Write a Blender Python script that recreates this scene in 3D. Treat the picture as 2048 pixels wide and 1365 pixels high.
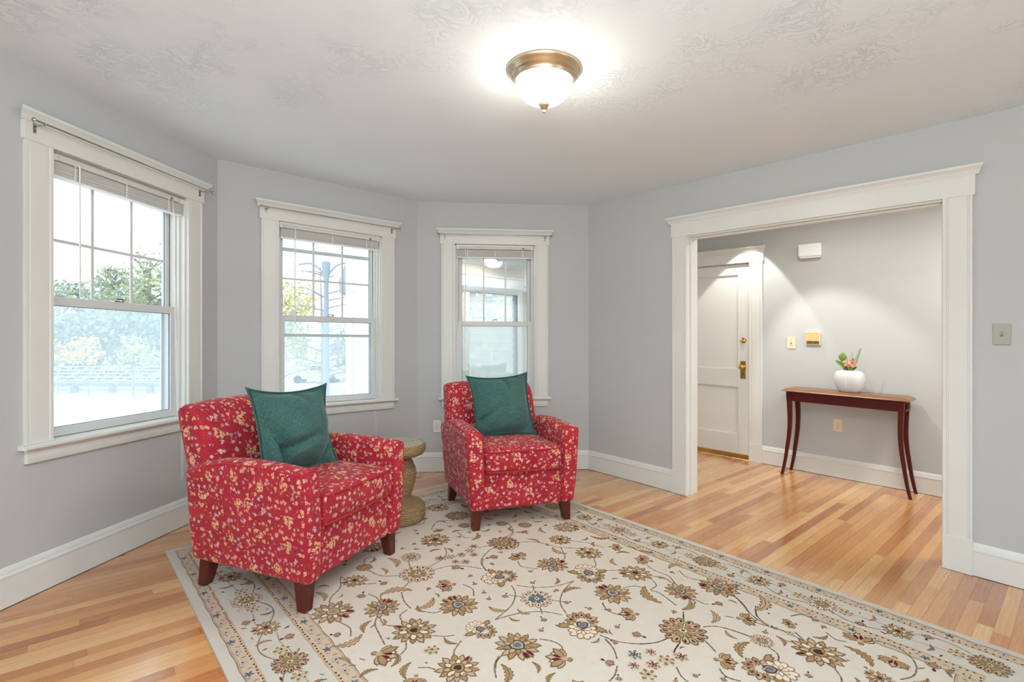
import bpy, bmesh, math, random
from mathutils import Vector, Matrix, Euler
random.seed(7)
PI = math.pi
# ------------------------------------------------------------------ camera, world, lights, exposure
for o in list(bpy.data.objects): bpy.data.objects.remove(o)
SC = bpy.context.scene
COL = SC.collection
F, CX, YH, H, CH = 1020.0, 1024.0, 690.0, 2.54, 1.195      # focal length in pixels, horizon row, ceiling, eye height
cam_d = bpy.data.cameras.new('camera'); cam = bpy.data.objects.new('camera', cam_d); COL.objects.link(cam)
cam.location = (0, 0, CH); cam.rotation_euler = (PI/2, 0, 0)
cam_d.sensor_width = 36; cam_d.lens = F/2048*36; cam_d.shift_y = (YH-682.5)/2048; cam_d.clip_start = .02
SC.camera = cam
SC.view_settings.view_transform = 'Standard'; SC.view_settings.look = 'None'
SC.view_settings.gamma = 1; SC.view_settings.use_curve_mapping = False
SC.view_settings.exposure = 0.27
wd = bpy.data.worlds.new('sky'); SC.world = wd; wd.use_nodes = True
bg = wd.node_tree.nodes['Background']; bg.inputs[0].default_value = (.90, .95, 1.0, 1); bg.inputs[1].default_value = 2.05

def area(name, loc, target, size, power, col=(1, 1, 1)):
    l = bpy.data.lights.new(name, 'AREA'); l.shape = 'RECTANGLE'; l.size, l.size_y = size; l.energy = power; l.color = col
    o = bpy.data.objects.new(name, l); COL.objects.link(o); o.location = loc
    o.rotation_euler = (Vector(target)-Vector(loc)).to_track_quat('-Z', 'Y').to_euler(); return o
def spot(name, loc, target, power, col, ang, blend=.3, r=.03):
    l = bpy.data.lights.new(name, 'SPOT'); l.energy = power; l.color = col; l.spot_size = math.radians(ang); l.spot_blend = blend; l.shadow_soft_size = r
    o = bpy.data.objects.new(name, l); COL.objects.link(o); o.location = loc
    o.rotation_euler = (Vector(target)-Vector(loc)).to_track_quat('-Z', 'Y').to_euler(); return o
# unseen fill lamps added behind the camera to brighten the room
area('near_end_fill', (-.3, -2.35, 1.5), (-.1, 4, 1.4), (4.0, 2.0), 10, (.84, .95, 1))
area('ceiling_fill', (.2, -.35, 1.8), (.2, -.30, 3), (1.2, 1.0), 118, (.80, .93, 1))  # added lamp aimed upwards to brighten the ceiling
area('left_end_fill', (-2.35, -.9, 1.45), (1.5, 1.5, .6), (1.8, 1.7), 7, (.86, .95, 1))  # added side fill, no window stands behind it
spot('hall_downlight_beam', (2.30, 5.10, 2.44), (2.40, 5.36, 1.2), 34, (1, .97, .90), 72, .12, .02)
spot('hall_table_beam', (2.05, 4.35, 2.40), (3.0, 4.72, .85), 52, (1, .98, .94), 54, .5, .02)
area('hall_near_door_fill', (2.45, 4.2, 2.42), (2.45, 4.2, 0), (.3, .3), 6, (1, .97, .9))  # extra unseen lamp, added to brighten the top of the hall wall
area('hall_ceiling_light', (3.5, 3.05, 2.40), (3.4, 3.2, 0), (.5, .5), 31, (1, .97, .9))

# ------------------------------------------------------------------ plan of the place
R0 = Vector((.7388, 4.9255)); RD = Vector((.6557, -.7550))
def g(x, y):                                                # the old floors are out of level towards the hall side
    w = .25; t = (x-R0.x)*RD.x+(y-R0.y)*RD.y-.05
    return -.030*(w*math.log1p(math.exp(t/w)) if t/w < 30 else t)
L0 = Vector((-2.3181, 2.3091)); C12 = Vector((-2.1312, 3.6908)); C23 = Vector((-.8921, 4.7889))
D1 = (C12-L0).normalized(); D2 = (C23-C12).normalized(); D3 = (R0-C23).normalized()
HA = Vector((2.568, 5.26)); HD = Vector((.691, -.723)).normalized()
WALL = {1: (L0, D1), 2: (C12, D2), 3: (C23, D3), 4: (R0, RD), 5: (HA+Vector((.0116, .011)), HD)}
def wp(w, t, o, z):                                         # wall coordinates: along, out of the wall into the room, up
    A, D = WALL[w]; n = Vector((D.y, -D.x))
    return Vector((A.x+D.x*t+n.x*o, A.y+D.y*t+n.y*o, z))

# ------------------------------------------------------------------ materials
def ins(n, k, v):
    if isinstance(v, bpy.types.NodeSocket): n.id_data.links.new(v, n.inputs[k])
    else: n.inputs[k].default_value = v
class NT:
    def __init__(s, name, rough=.5, metal=0., spec=None, col=None):
        s.m = bpy.data.materials.new(name); s.m.use_nodes = True; s.t = s.m.node_tree; s.b = s.t.nodes['Principled BSDF']
        s.set('Roughness', rough); s.set('Metallic', metal)
        if spec is not None: s.set('Specular IOR Level', spec)
        if col: s.set('Base Color', (*col, 1))
    def set(s, k, v): ins(s.b, k, v)
    def n(s, typ, out=0, props=None, **kw):
        x = s.t.nodes.new('ShaderNode'+typ)
        for k, v in (props or {}).items(): setattr(x, k, v)
        for k, v in kw.items(): ins(x, int(k[1:]) if k[0] == 'i' and k[1:].isdigit() else k, v)
        return x.outputs[out]
    def ma(s, op, a, b=0., c=0.): return s.n('Math', 0, {'operation': op}, i0=a, i1=b, i2=c)
    def vm(s, op, a, b=(0, 0, 0), out=0): return s.n('VectorMath', out, {'operation': op}, i0=a, i1=b)
    def mix(s, f, a, b):
        x = s.t.nodes.new('ShaderNodeMix'); x.data_type = 'RGBA'; x.clamp_factor = True
        for k, v in ((0, f), (6, a), (7, b)): ins(x, k, v if isinstance(v, (float, int, bpy.types.NodeSocket)) else (*v, 1))
        return x.outputs[2]
    def ramp(s, f, stops, interp='LINEAR'):
        x = s.t.nodes.new('ShaderNodeValToRGB'); x.color_ramp.interpolation = interp; e = x.color_ramp.elements
        while len(e) < len(stops): e.new(.5)
        for i, (p, c) in enumerate(stops): e[i].position = p; e[i].color = (*c, 1)
        ins(x, 0, f); return x.outputs[0]
    def step(s, v, a, b): return s.n('MapRange', 0, {'clamp': True}, i0=v, i1=a, i2=b, i3=0., i4=1.)
    def noise(s, vec, scale, detail=3., rough=.5, dist=0.):
        return s.n('TexNoise', 0, None, Vector=vec, Scale=scale, Detail=detail, Roughness=rough, Distortion=dist)
    def bump(s, h, strength=.3, dist=.01):
        x = s.t.nodes.new('ShaderNodeBump'); ins(x, 'Strength', strength); ins(x, 'Distance', dist); ins(x, 'Height', h); s.set('Normal', x.outputs[0])
    def pos(s): return s.n('NewGeometry', 0)
    def uv(s): return s.n('UVMap', 0, {'uv_map': 'UVMap'})
def lin(r, g_, b): return tuple(((c/255)/12.92 if c/255 <= .04045 else ((c/255+.055)/1.055)**2.4) for c in (r, g_, b))
M = {}
def simple(k, col, rough=.5, metal=0., spec=None): M[k] = NT(k, rough, metal, spec, lin(*col)).m; return M[k]

m = NT('wall_paint', .55, spec=.3); c = m.noise(m.pos(), 1.2); f = m.noise(m.pos(), 260., 2.)
m.set('Base Color', m.mix(c, lin(187, 188, 187), lin(192, 193, 191))); m.bump(f, .06, .002); M['wall'] = m.m
m = NT('trim_paint', .32, spec=.45); m.set('Base Color', m.mix(m.noise(m.pos(), 3.), lin(218, 218, 212), lin(224, 224, 218))); M['trim'] = m.m
m = NT('door_paint', .35, spec=.4); m.set('Base Color', m.mix(m.noise(m.pos(), 2.), lin(222, 221, 214), lin(228, 226, 220))); M['door'] = m.m
simple('vinyl', (216, 217, 213), .35); simple('blind', (240, 239, 234), .4); simple('cord', (235, 235, 232), .5)
simple('nickel', (176, 174, 168), .3, 1.); simple('brass', (214, 172, 98), .22, 1.); simple('dark_metal', (60, 58, 55), .4, .8)
simple('lamp_metal', (206, 188, 158), .32, 1.); simple('ivory', (226, 212, 178), .35); simple('grey_plate', (168, 168, 152), .4)
simple('gold_plate', (222, 186, 124), .4); simple('toggle_slot', (132, 126, 108), .5); simple('white_plate', (228, 228, 222), .4); simple('slot', (70, 66, 60), .6); simple('white_plastic', (240, 240, 238), .4)
simple('blue_seal', (92, 122, 146), .5); simple('gap', (48, 46, 44), .8); simple('oak_gap', (60, 36, 20), .8)
# ceiling: trowelled plaster, heavier strokes to the near side
m = NT('ceiling_plaster', .7, spec=.2); p = m.pos()
m.set('Base Color', (*lin(230, 237, 243), 1))
w_ = m.noise(p, 1.6, 2.); far = m.n('SeparateXYZ', 1, None, i0=p)
warp = m.vm('ADD', p, m.vm('SCALE', m.n('TexNoise', 1, None, Vector=p, Scale=3.0), (0, 0, 0))) 
n1 = m.n('TexNoise', 0, None, Vector=p, Scale=9., Detail=6., Roughness=.62, Distortion=2.2)
n2 = m.ma('ABSOLUTE', m.ma('SUBTRACT', n1, .5)); n3 = m.ma('MULTIPLY', m.step(n2, .05, .0), 1.)
m2_ = m.step(m.noise(p, 2.6, 3.), .47, .64); near = m.step(far, 3.6, 1.2)
h = m.ma('ADD', m.ma('MULTIPLY', m.ma('MULTIPLY', n3, m2_), near), m.ma('MULTIPLY', m.noise(p, 30., 3.), .10)); m.bump(h, .7, .007); M['ceiling'] = m.m
# strip oak floor, boards laid square to the hall wall
PDIR = Vector((.7501, .6613))
def floor_mat():
    m = NT('oak_floor', .2, spec=.5); p = m.pos()
    u = m.vm('DOT_PRODUCT', p, (PDIR.x, PDIR.y, 0), 1); v = m.vm('DOT_PRODUCT', p, (-PDIR.y, PDIR.x, 0), 1)
    W = .0575
    vi = m.ma('FLOOR', m.ma('DIVIDE', v, W)); vf = m.ma('FRACT', m.ma('DIVIDE', v, W))
    r1 = m.n('TexWhiteNoise', 0, {'noise_dimensions': '1D'}, W=vi)
    uu = m.ma('ADD', m.ma('DIVIDE', u, 1.05), m.ma('MULTIPLY', r1, 7.3)); ui = m.ma('FLOOR', uu); uf = m.ma('FRACT', uu)
    cv = m.n('CombineXYZ', 0, None, i0=ui, i1=vi); rn = m.n('TexWhiteNoise', 0, {'noise_dimensions': '2D'}, Vector=cv)
    g1 = m.n('CombineXYZ', 0, None, i0=m.ma('MULTIPLY', u, 1.5), i1=m.ma('MULTIPLY', v, 30.), i2=m.ma('MULTIPLY', rn, 40.))
    gr = m.noise(g1, 3., 5., .6, .4)
    g2 = m.n('CombineXYZ', 0, None, i0=m.ma('MULTIPLY', u, 2.2), i1=m.ma('MULTIPLY', v, 9.), i2=m.ma('MULTIPLY', rn, 17.))
    gw = m.n('TexWave', 0, {'wave_type': 'BANDS', 'bands_direction': 'Y'}, Vector=g2, Scale=1.6, Distortion=6., Detail=2.)
    base = m.ramp(rn, [(0., lin(168, 104, 56)), (.22, lin(198, 136, 78)), (.55, lin(222, 166, 102)), (.8, lin(231, 182, 118)), (1., lin(238, 200, 140))])
    c = m.mix(m.ma('MULTIPLY', gr, .50), base, lin(170, 104, 54)); c = m.mix(m.ma('MULTIPLY', gw, .16), c, lin(140, 76, 36))
    ev = m.ma('MINIMUM', vf, m.ma('SUBTRACT', 1., vf)); eu = m.ma('MULTIPLY', m.ma('MINIMUM', uf, m.ma('SUBTRACT', 1., uf)), 1.05/W)
    ed = m.step(m.ma('MINIMUM', ev, eu), .0, .022)
    c = m.mix(m.ma('SUBTRACT', 1., ed), c, lin(96, 56, 32)); m.set('Base Color', c)
    m.set('Roughness', m.ma('ADD', .19, m.ma('MULTIPLY', gr, .14)))
    m.set('Coat Weight', .7); m.set('Coat Roughness', .13); m.set('Coat IOR', 1.6)
    m.bump(m.ma('ADD', ed, m.ma('MULTIPLY', gr, .12)), .16, .0008); return m.m
M['floor'] = floor_mat()

def fabric_mat():                                           # woven red cloth scattered with small blossoms, sprigs and yellow clusters
    m = NT('floral_fabric', .75, spec=.25); uv = m.uv()
    fib = m.noise(m.vm('MULTIPLY', uv, (60, 420, 1)), 1., 3.); big = m.noise(uv, 9., 3.)
    c = m.mix(m.step(fib, .3, .75), lin(158, 26, 44), lin(196, 46, 58)); c = m.mix(m.ma('MULTIPLY', m.step(big, .38, .62), .55), c, lin(140, 14, 40))
    def cell(size, off, rand=.9, q=None):
        v = m.vm('ADD', m.vm('MULTIPLY', q or uv, (1/size, 1/size, 0)), (off, off*1.7, 0))
        x = m.t.nodes.new('ShaderNodeTexVoronoi'); x.voronoi_dimensions = '2D'; ins(x, 'Vector', v); ins(x, 'Scale', 1.); ins(x, 'Randomness', rand)
        d = m.vm('SUBTRACT', v, x.outputs['Position']); sp = m.t.nodes.new('ShaderNodeSeparateColor'); ins(sp, 0, x.outputs['Color'])
        r = m.n('VectorRotate', 0, {'rotation_type': 'Z_AXIS'}, Vector=d, Angle=m.ma('MULTIPLY', sp.outputs[0], 6.283))
        sx = m.t.nodes.new('ShaderNodeSeparateXYZ'); ins(sx, 0, r)
        return sx.outputs[0], sx.outputs[1], sp.outputs[1], sp.outputs[2]
    def blossom(c, size, off, R, cols, prob, rand=.9, k=2.5, clip=None):
        x, y, r1, r2 = cell(size, off, rand); r = m.ma('SQRT', m.ma('ADD', m.ma('MULTIPLY', x, x), m.ma('MULTIPLY', y, y)))
        a = m.ma('ARCTAN2', y, x); pet = m.ma('MULTIPLY', m.ma('ADD', .50, m.ma('MULTIPLY', m.ma('ABSOLUTE', m.ma('COSINE', m.ma('MULTIPLY', a, k))), .5)), R/size)
        msk = m.ma('MULTIPLY', m.step(m.ma('SUBTRACT', r, pet), .03, -.03), m.ma('LESS_THAN', r1, prob))
        if clip is not None: msk = m.ma('MULTIPLY', msk, clip)
        colr = m.ramp(r2, cols, 'CONSTANT'); core = m.step(r, R/size*.34, R/size*.18)
        return m.mix(msk, c, m.mix(m.ma('MULTIPLY', core, .7), colr, lin(150, 90, 60)))
    def sprig(c, size, off, Lx, Wx, colr, prob, bend=1.2):
        x, y, r1, r2 = cell(size, off, .95); yy = m.ma('SUBTRACT', y, m.ma('MULTIPLY', m.ma('MULTIPLY', x, x), bend))
        e = m.ma('ADD', m.ma('POWER', m.ma('DIVIDE', x, Lx/size), 2.), m.ma('POWER', m.ma('ABSOLUTE', m.ma('DIVIDE', yy, Wx/size)), 2.))
        return m.mix(m.ma('MULTIPLY', m.step(e, 1.25, .75), m.ma('LESS_THAN', r1, prob)), c, colr)
    ol, tan = lin(122, 96, 70), lin(206, 170, 136)
    c = sprig(c, .034, 1.3, .0105, .0013, ol, .8); c = sprig(c, .029, 7.7, .0080, .0013, lin(116, 78, 62), .7, -1.5); c = sprig(c, .040, 4.1, .0085, .0013, tan, .75, 2.)
    pal = [(0, lin(212, 166, 158)), (.3, lin(218, 156, 132)), (.55, lin(196, 134, 150)), (.75, lin(220, 170, 124)), (.9, lin(202, 172, 178))]
    c = blossom(c, .046, 2.2, .0092, pal, .8); c = blossom(c, .040, 9.4, .0056, pal, .6, k=1.5); c = blossom(c, .055, 5.9, .0102, pal, .7, k=1.5)
    x, y, r1, r2 = cell(.150, 3.3, .6); rr = m.ma('SQRT', m.ma('ADD', m.ma('MULTIPLY', x, x), m.ma('MULTIPLY', m.ma('MULTIPLY', y, y), 1.6)))
    clip = m.step(m.ma('ADD', rr, m.ma('MULTIPLY', m.noise(uv, 60., 1.), .12)), .25, .23)
    ye = [(0, lin(228, 180, 132)), (.5, lin(220, 162, 114)), (.8, lin(228, 190, 154))]
    c = blossom(c, .0165, .7, .0080, ye, .9, .75, 2.5, clip); c = blossom(c, .0125, 6.6, .0040, ye, .5, .8, 2.5, clip)
    m.set('Base Color', c); m.set('Sheen Weight', .08); m.set('Sheen Roughness', .5); m.bump(fib, .25, .001); return m.m
M['fabric'] = fabric_mat()
m = NT('piping_cloth', .7, spec=.25); m.set('Base Color', m.mix(m.noise(m.pos(), 70., 2.), lin(164, 26, 42), lin(190, 48, 54))); M['piping'] = m.m
m = NT('cherry_leg', .25, spec=.5); p = m.vm('MULTIPLY', m.pos(), (40, 40, 4)); m.set('Base Color', m.mix(m.noise(p, 1., 4.), lin(66, 20, 16), lin(96, 34, 26))); M['leg'] = m.m
m = NT('mahogany', .38, spec=.25); p = m.vm('MULTIPLY', m.pos(), (30, 30, 5)); m.set('Base Color', m.mix(m.noise(p, 1., 4.), lin(66, 14, 10), lin(92, 24, 16))); M['mahogany'] = m.m
m = NT('tabletop_wood', .28, spec=.5); p = m.vm('MULTIPLY', m.pos(), (14, 14, 60)); m.set('Base Color', m.mix(m.noise(p, 1., 5.), lin(108, 72, 42), lin(142, 96, 56))); M['tabletop'] = m.m
m = NT('teal_chenille', .85, spec=.15); uv = m.uv(); a = m.noise(m.vm('MULTIPLY', uv, (620, 60, 1)), 1., 3.); b = m.noise(uv, 14., 3.)
c = m.mix(m.step(a, .3, .72), lin(30, 64, 62), lin(90, 124, 114)); c = m.mix(m.ma('MULTIPLY', m.step(b, .4, .7), .35), c, lin(40, 84, 86))
m.set('Base Color', c); m.set('Sheen Weight', .35); m.set('Sheen Roughness', .4); m.set('Sheen Tint', (.6, .85, .8, 1)); m.bump(a, .5, .0015); M['teal'] = m.m; simple('teal_seam', (26, 58, 56), .9)
def seagrass(name, c1, c2):
    m = NT(name, .7, spec=.3); uv = m.uv(); s = m.t.nodes.new('ShaderNodeSeparateXYZ'); ins(s, 0, uv)
    wob = m.ma('MULTIPLY', m.noise(m.vm('MULTIPLY', uv, (20, 60, 1)), 1., 2.), .008)
    v = m.ma('DIVIDE', m.ma('ADD', s.outputs[1], wob), .0115); row = m.ma('ABSOLUTE', m.ma('SINE', m.ma('MULTIPLY', v, PI)))
    tw = m.ma('ABSOLUTE', m.ma('SINE', m.ma('ADD', m.ma('MULTIPLY', s.outputs[0], PI/.015), m.ma('MULTIPLY', v, 2.2))))
    h = m.ma('MULTIPLY', row, m.ma('ADD', .45, m.ma('MULTIPLY', tw, .55)))
    n = m.noise(m.vm('MULTIPLY', uv, (160, 160, 1)), 1., 2.)
    c = m.mix(n, c1, c2); c = m.mix(m.step(h, .45, .1), c, lin(104, 74, 44)); m.set('Base Color', c); m.bump(h, 1., .009); return m.m
M['seagrass'] = seagrass('seagrass_rope', lin(186, 150, 104), lin(220, 188, 142)); M['seagrass_top'] = seagrass('seagrass_top_rope', lin(206, 190, 172), lin(232, 222, 210))
# rug wools
def wool(k, col, var=.12):
    m = NT('rug_'+k, .95, spec=.05); p = m.pos(); a = m.noise(p, 420., 2.); b = m.noise(p, 22., 3.)
    c = lin(*col); d = tuple(x*(1-var) for x in c); c2 = tuple(min(1, x*(1+var*.6)) for x in c)
    m.set('Base Color', m.mix(m.ma('ADD', m.ma('MULTIPLY', a, .6), m.ma('MULTIPLY', b, .4)), d, c2)); m.bump(m.ma('ADD', a, m.ma('MULTIPLY', b, 2.)), .35, .003); M['rug_'+k] = m.m
for k, col in dict(cream=(208, 196, 181), plain=(197, 189, 176), beige=(196, 176, 152), tan=(190, 162, 128), gold=(166, 136, 96), brown=(122, 98, 76), dark=(74, 56, 48), red=(112, 34, 44), blue=(104, 116, 128), pale=(222, 204, 178), olive=(140, 122, 86), line=(138, 120, 98), navy=(70, 70, 84), mauve=(160, 130, 116)).items(): wool(k, col)
def glass_mat(name, tint, gl=.06):
    m = bpy.data.materials.new(name); m.use_nodes = True; t = m.node_tree; t.nodes.clear()
    o = t.nodes.new('ShaderNodeOutputMaterial'); a = t.nodes.new('ShaderNodeBsdfTransparent'); b = t.nodes.new('ShaderNodeBsdfGlossy'); x = t.nodes.new('ShaderNodeMixShader')
    a.inputs[0].default_value = (*tint, 1); b.inputs['Roughness'].default_value = .03; x.inputs[0].default_value = gl
    t.links.new(a.outputs[0], x.inputs[1]); t.links.new(b.outputs[0], x.inputs[2]); t.links.new(x.outputs[0], o.inputs[0]); return m
def paper_mat(name, col, f):
    m = bpy.data.materials.new(name); m.use_nodes = True; t = m.node_tree; t.nodes.clear()
    o = t.nodes.new('ShaderNodeOutputMaterial'); b = t.nodes.new('ShaderNodeBsdfTranslucent'); d = t.nodes.new('ShaderNodeBsdfDiffuse'); y = t.nodes.new('ShaderNodeMixShader'); y.inputs[0].default_value = f
    for n_ in (b, d): n_.inputs[0].default_value = (*col, 1)
    t.links.new(d.outputs[0], y.inputs[1]); t.links.new(b.outputs[0], y.inputs[2]); t.links.new(y.outputs[0], o.inputs[0]); return m
M['blind'] = paper_mat('blind_slat', lin(246, 245, 240), .35)
M['glass'] = glass_mat('window_glass', (.95, .98, .99), .04)
def screen_mat(name, col, f):
    m = bpy.data.materials.new(name); m.use_nodes = True; t = m.node_tree; t.nodes.clear()
    o = t.nodes.new('ShaderNodeOutputMaterial'); a = t.nodes.new('ShaderNodeBsdfTransparent'); b = t.nodes.new('ShaderNodeBsdfTranslucent'); d = t.nodes.new('ShaderNodeBsdfDiffuse')
    y = t.nodes.new('ShaderNodeMixShader'); x = t.nodes.new('ShaderNodeMixShader'); x.inputs[0].default_value = f; y.inputs[0].default_value = .3
    b.inputs[0].default_value = (*col, 1); d.inputs[0].default_value = (*col, 1)
    t.links.new(b.outputs[0], y.inputs[1]); t.links.new(d.outputs[0], y.inputs[2])
    t.links.new(a.outputs[0], x.inputs[1]); t.links.new(y.outputs[0], x.inputs[2]); t.links.new(x.outputs[0], o.inputs[0]); return m
M['screen'] = screen_mat('insect_mesh', (.80, .91, .96), .27)
m = NT('lamp_glass', .3, col=(1, .97, .9)); m.set('Emission Color', (1, .93, .80, 1)); nz_ = m.n('SeparateXYZ', 2, None, i0=m.n('NewGeometry', 1)); m.set('Emission Strength', m.ma('ADD', 7., m.ma('MULTIPLY', m.ma('MAXIMUM', m.ma('MULTIPLY', nz_, -1.), 0.), 75.))); M['lamp_glass'] = m.m
m = NT('vase_ceramic', .45, spec=.4); m.set('Base Color', m.mix(m.noise(m.pos(), 12.), lin(205, 207, 208), lin(214, 215, 215))); M['vase'] = m.m

# ------------------------------------------------------------------ mesh building
WM = {}
class MB:
    def __init__(s): s.v = []; s.f = []; s.m = []; s.uvs = {}
    def add(s, vs, fs, mi=0, uv=None):
        b = len(s.v); s.v += [Vector(v) for v in vs]
        for k, f in enumerate(fs):
            s.f.append([b+i for i in f]); s.m.append(mi)
            if uv: s.uvs[len(s.f)-1] = [uv[i] for i in f]
        return s
    def box(s, x0, x1, y0, y1, z0, z1, T=None, mi=0, nx=1):
        vs = []; fs = []
        for i in range(nx+1):
            x = x0+(x1-x0)*i/nx
            vs += [(x, y0, z0), (x, y1, z0), (x, y1, z1), (x, y0, z1)]
        for i in range(nx):
            b = 4*i
            for k in range(4): fs.append((b+k, b+4+k, b+4+(k+1) % 4, b+(k+1) % 4))
        fs += [(0, 1, 2, 3), (4*nx+3, 4*nx+2, 4*nx+1, 4*nx)]
        if T: vs = [T(*v) for v in vs]
        return s.add(vs, fs, mi)
    def extrude(s, prof, x0, x1, T=None, nx=1, mi=0, cap=True, mit0=0., mit1=0.):
        """closed profile of (y,z) swept along x; mit: x grows with y at an end (mitred returns)"""
        k = len(prof); vs = []; fs = []
        for i in range(nx+1):
            for (y, z) in prof:
                a, b = x0-mit0*y, x1+mit1*y; vs.append((a+(b-a)*i/nx, y, z))
        for i in range(nx):
            for j in range(k): fs.append((i*k+j, i*k+(j+1) % k, (i+1)*k+(j+1) % k, (i+1)*k+j))
        if cap: fs += [tuple(range(k)), tuple(reversed(range(nx*k, nx*k+k)))]
        if T: vs = [T(*v) for v in vs]
        return s.add(vs, fs, mi)
    def rbox(s, c, size, r, n=8, fn=None, mi=0):
        """rounded box on a dense grid, bent by fn"""
        hx, hy, hz = [a/2 for a in size]; seen = {}; vs = []; fs = []
        def axis(h, k):
            a = [-h, -h+r*.3, -h+r*.7, -h+r]; e = [h-r, h-r*.7, h-r*.3, h]
            mid = [-h+r+(2*h-2*r)*i/k for i in range(1, k)]
            return a+mid+e
        ax = [axis(hx, max(2, n)), axis(hy, max(2, n)), axis(hz, max(2, n))]
        def P_(i, j, k):
            key = (i, j, k)
            if key in seen: return seen[key]
            p = Vector((ax[0][i], ax[1][j], ax[2][k]))
            q = Vector((max(-hx+r, min(hx-r, p.x)), max(-hy+r, min(hy-r, p.y)), max(-hz+r, min(hz-r, p.z))))
            d = p-q
            if d.length > 1e-9: p = q+d.normalized()*r
            p = p+Vector(c)
            if fn: p = Vector(fn(p))
            seen[key] = len(vs); vs.append(p); return seen[key]
        N_ = [len(a)-1 for a in ax]
        for a, b, cc in ((0, 1, 2), (1, 2, 0), (2, 0, 1)):
            for side in (0, 1):
                for i in range(N_[a]):
                    for j in range(N_[b]):
                        q = []
                        for (di, dj) in ((0, 0), (1, 0), (1, 1), (0, 1)):
                            idx = [0, 0, 0]; idx[a] = i+di; idx[b] = j+dj; idx[cc] = N_[cc]*side; q.append(P_(*idx))
                        fs.append(tuple(q if side else reversed(q)))
        return s.add(vs, fs, mi)
    def tube(s, pts, r, n=8, mi=0, closed=False, cap=True):
        pts = [Vector(p) for p in pts]; k = len(pts); rs = r if isinstance(r, (list, tuple)) else [r]*k
        vs = []; fs = []; up = None
        for i, p in enumerate(pts):
            d = (pts[(i+1) % k]-pts[i-1]) if closed else (pts[min(i+1, k-1)]-pts[max(i-1, 0)])
            d = d.normalized() if d.length > 1e-9 else Vector((0, 0, 1))
            if up is None: up = Vector((0, 0, 1)) if abs(d.z) < .9 else Vector((1, 0, 0))
            a = d.cross(up)
            if a.length < 1e-6: a = d.cross(Vector((0, 1, 0)))
            a.normalize(); b = a.cross(d); up = b
            for j in range(n): th = 2*PI*j/n; vs.append(p+a*(rs[i]*math.cos(th))+b*(rs[i]*math.sin(th)))
        for i in range(k if closed else k-1):
            for j in range(n): fs.append((i*n+j, i*n+(j+1) % n, ((i+1) % k)*n+(j+1) % n, ((i+1) % k)*n+j))
        if cap and not closed: fs += [tuple(reversed(range(n))), tuple(range((k-1)*n, k*n))]
        return s.add(vs, fs, mi)
    def lathe(s, prof, c=(0, 0, 0), n=40, mi=0, fn=None, uvr=None):
        """prof: (radius, z) from bottom to top"""
        vs = []; fs = []; uv = []; L = 0
        for i, (r, z) in enumerate(prof):
            if i: L += math.hypot(r-prof[i-1][0], z-prof[i-1][1])
            for j in range(n+1):
                th = 2*PI*j/n; q = (r*math.cos(th), r*math.sin(th), z)
                if fn: q = fn(*q)
                vs.append((q[0]+c[0], q[1]+c[1], q[2]+c[2])); uv.append((j/n*2*PI*(uvr or .15), L))
        for i in range(len(prof)-1):
            for j in range(n): a = i*(n+1)+j; fs.append((a, a+1, a+n+2, a+n+1))
        return s.add(vs, fs, mi, uv)
    def build(s, name, mats, parent=None, X=None, warp=True, smooth=None, bevel=0, subsurf=0, uvoff=(0, 0), weld=False):
        """X: matrix from building space to the world"""
        mats = mats if isinstance(mats, (list, tuple)) else [mats]
        me = bpy.data.meshes.new(name); X = X or Matrix.Identity(4)
        PW = WM.get(parent.name, Matrix.Identity(4)) if parent else Matrix.Identity(4); inv = PW.inverted()
        loc = s.v; out = []
        for v in loc:
            w = X @ v
            if warp: w.z += g(w.x, w.y)
            out.append(inv @ w)
        base = None
        if not parent:
            base = sum(out, Vector())/max(1, len(out)); base.z = min(v.z for v in out)
            out = [v-base for v in out]
        me.from_pydata([tuple(v) for v in out], [], s.f)
        for mm in mats: me.materials.append(M[mm] if isinstance(mm, str) else mm)
        me.polygons.foreach_set('material_index', s.m)
        ul = me.uv_layers.new(name='UVMap'); flat = []
        for fi, f in enumerate(s.f):
            if fi in s.uvs: flat += [c_ for q in s.uvs[fi] for c_ in q]; continue
            a, b, c_ = loc[f[0]], loc[f[1]], loc[f[2]]; nn = (b-a).cross(c_-a); nx, ny, nz = abs(nn.x), abs(nn.y), abs(nn.z)
            for i in f:
                p = loc[i]
                if nz >= nx and nz >= ny: q = (p.x, p.y)
                elif nx >= ny: q = (p.y+3.3, p.z)
                else: q = (p.x+7.1, p.z)
                flat += [q[0]+uvoff[0], q[1]+uvoff[1]]
        ul.data.foreach_set('uv', flat)
        bm = bmesh.new(); bm.from_mesh(me)
        if weld: bmesh.ops.remove_doubles(bm, verts=bm.verts, dist=1e-5)
        bmesh.ops.recalc_face_normals(bm, faces=bm.faces); bm.to_mesh(me); bm.free()
        if smooth is not None:
            me.polygons.foreach_set('use_smooth', [True]*len(me.polygons)); me.set_sharp_from_angle(angle=math.radians(smooth))
        me.update()
        o = bpy.data.objects.new(name, me); COL.objects.link(o)
        if parent: o.parent = parent; WM[o.name] = PW
        else: o.location = base; WM[o.name] = Matrix.Translation(base)
        if bevel:
            b = o.modifiers.new('bevel', 'BEVEL'); b.width = bevel; b.segments = 2; b.limit_method = 'ANGLE'; b.angle_limit = math.radians(40)
        if subsurf:
            b = o.modifiers.new('sub', 'SUBSURF'); b.levels = b.render_levels = subsurf
        return o
def tag(o, label=None, cat=None, group=None, kind=None):
    for k, v in (('label', label), ('category', cat), ('group', group), ('kind', kind)):
        if v: o[k] = v
    return o
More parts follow.
